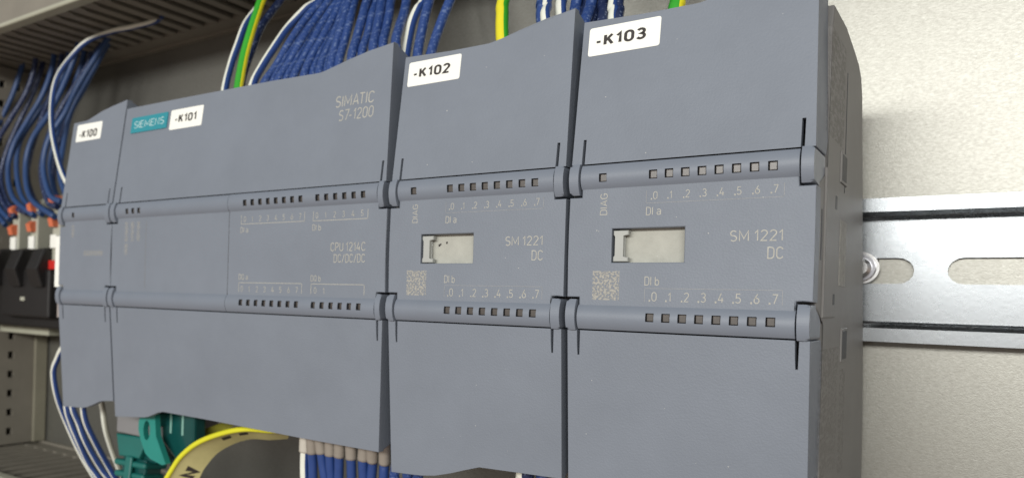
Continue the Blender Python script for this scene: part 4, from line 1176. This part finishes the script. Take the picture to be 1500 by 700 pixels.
# ------------------------------------------------------------------ yellow cable-marker loop
OUT = [[45.9, 12.0, -25.0], [49.0, 12.0, -20.5], [53.8, 12.0, -14.8], [61.6, 12.0, -9.3], [72.3, 12.0, -4.9], [82.4, 12.0, -2.3], [92.1, 12.5, -1.6], [98.8, 13.5, -0.5]]
INN = [[52.1, 20.0, -26.1], [54.3, 20.0, -23.0], [56.8, 20.0, -19.2], [62.3, 20.0, -13.7], [69.6, 20.0, -9.6], [77.3, 20.0, -7.0], [85.0, 20.0, -6.2], [92.0, 20.5, -5.0]]
mk = thing("marker_ribbon", (60, 16, -26), "curved yellow-edged marker ribbon with black print under the -K101 module", "cable marker")
OFF = Vector((60, 16, -26))
oc = [p - OFF for p in catmull([[42, 12, -32]] + OUT, 8)]
ic = [p - OFF for p in catmull([[49, 20, -33]] + INN, 8)]
def ribbon(bm, A, B, th):
    n = len(A)
    nrm = []
    for i in range(n):
        tvec = (A[min(i + 1, n - 1)] - A[max(i - 1, 0)])
        nrm.append(tvec.cross(B[i] - A[i]).normalized() * th)
    V = [[bm.verts.new(p) for p in A], [bm.verts.new(p) for p in B],
         [bm.verts.new(p + q) for p, q in zip(B, nrm)], [bm.verts.new(p + q) for p, q in zip(A, nrm)]]
    for i in range(n - 1):
        for k in range(4):
            k2 = (k + 1) % 4
            bm.faces.new((V[k][i], V[k][i + 1], V[k2][i + 1], V[k2][i]))
    bm.faces.new([V[k][0] for k in range(4)])
    bm.faces.new([V[k][-1] for k in range(4)])
bm = bmesh.new(); ribbon(bm, oc, ic, 0.4)
mesh_obj("band", bm, M_TAPE, mk)
bm = bmesh.new(); tube(bm, oc, 0.85, n=0, sides=10)
mesh_obj("edge", bm, M_TAPEY, mk)
def on_band(s, f, lift):
    i = s * (len(oc) - 1)
    k = min(int(i), len(oc) - 2)
    g = i - k
    a = oc[k].lerp(oc[k + 1], g); b = ic[k].lerp(ic[k + 1], g)
    nn = (oc[k + 1] - oc[k]).cross(ic[k] - oc[k]).normalized()
    return a.lerp(b, f) , nn
for txt, s0, s1, f0, f1 in (("N", 0.22, 0.335, 0.3, 0.95), ("-", 0.60, 0.65, 0.3, 0.5), ("-", 0.70, 0.75, 0.3, 0.5)):
    for sg in (-0.06, 0.46):
        bm = bmesh.new()
        q = []
        for (s, f) in ((s0, f0), (s1, f0), (s1, f1), (s0, f1)):
            pass
        V, F = text_mesh(txt, 0.26)
        ax, bx = min(v[0] for v in V), max(v[0] for v in V)
        ay, by = min(v[1] for v in V), max(v[1] for v in V)
        vv = []
        for (a, b, l) in V:
            p, nn = on_band(s0 + (s1 - s0) * (a - ax) / (bx - ax), f1 + (f0 - f1) * (b - ay) / (by - ay), 0)
            vv.append(bm.verts.new(p + nn * (sg - 0.004 * l)))
        for f in F:
            bm.faces.new([vv[i] for i in f])
        if sg < 0:
            mesh_obj("print", bm, M_INK, mk)
        else:
            mesh_obj("print", bm, M_INK, mk)
BK0 = [p - OFF for p in catmull([[40.5, 26.0, -24.0], [44.5, 26.0, -16.6], [50.1, 26.0, -11.8], [59.8, 26.0, -7.1], [66.6, 26.0, -3.0]], 6)]
BK1 = [p - OFF for p in catmull([[42.0, 24.0, -18.0], [46.5, 24.0, -10.9], [52.0, 24.0, -7.4], [60.1, 24.0, -4.2], [68.5, 24.0, 0.0]], 6)]
bm = bmesh.new(); ribbon(bm, BK0, BK1, 0.4)
mesh_obj("return_band", bm, M_OLIVE, mk)
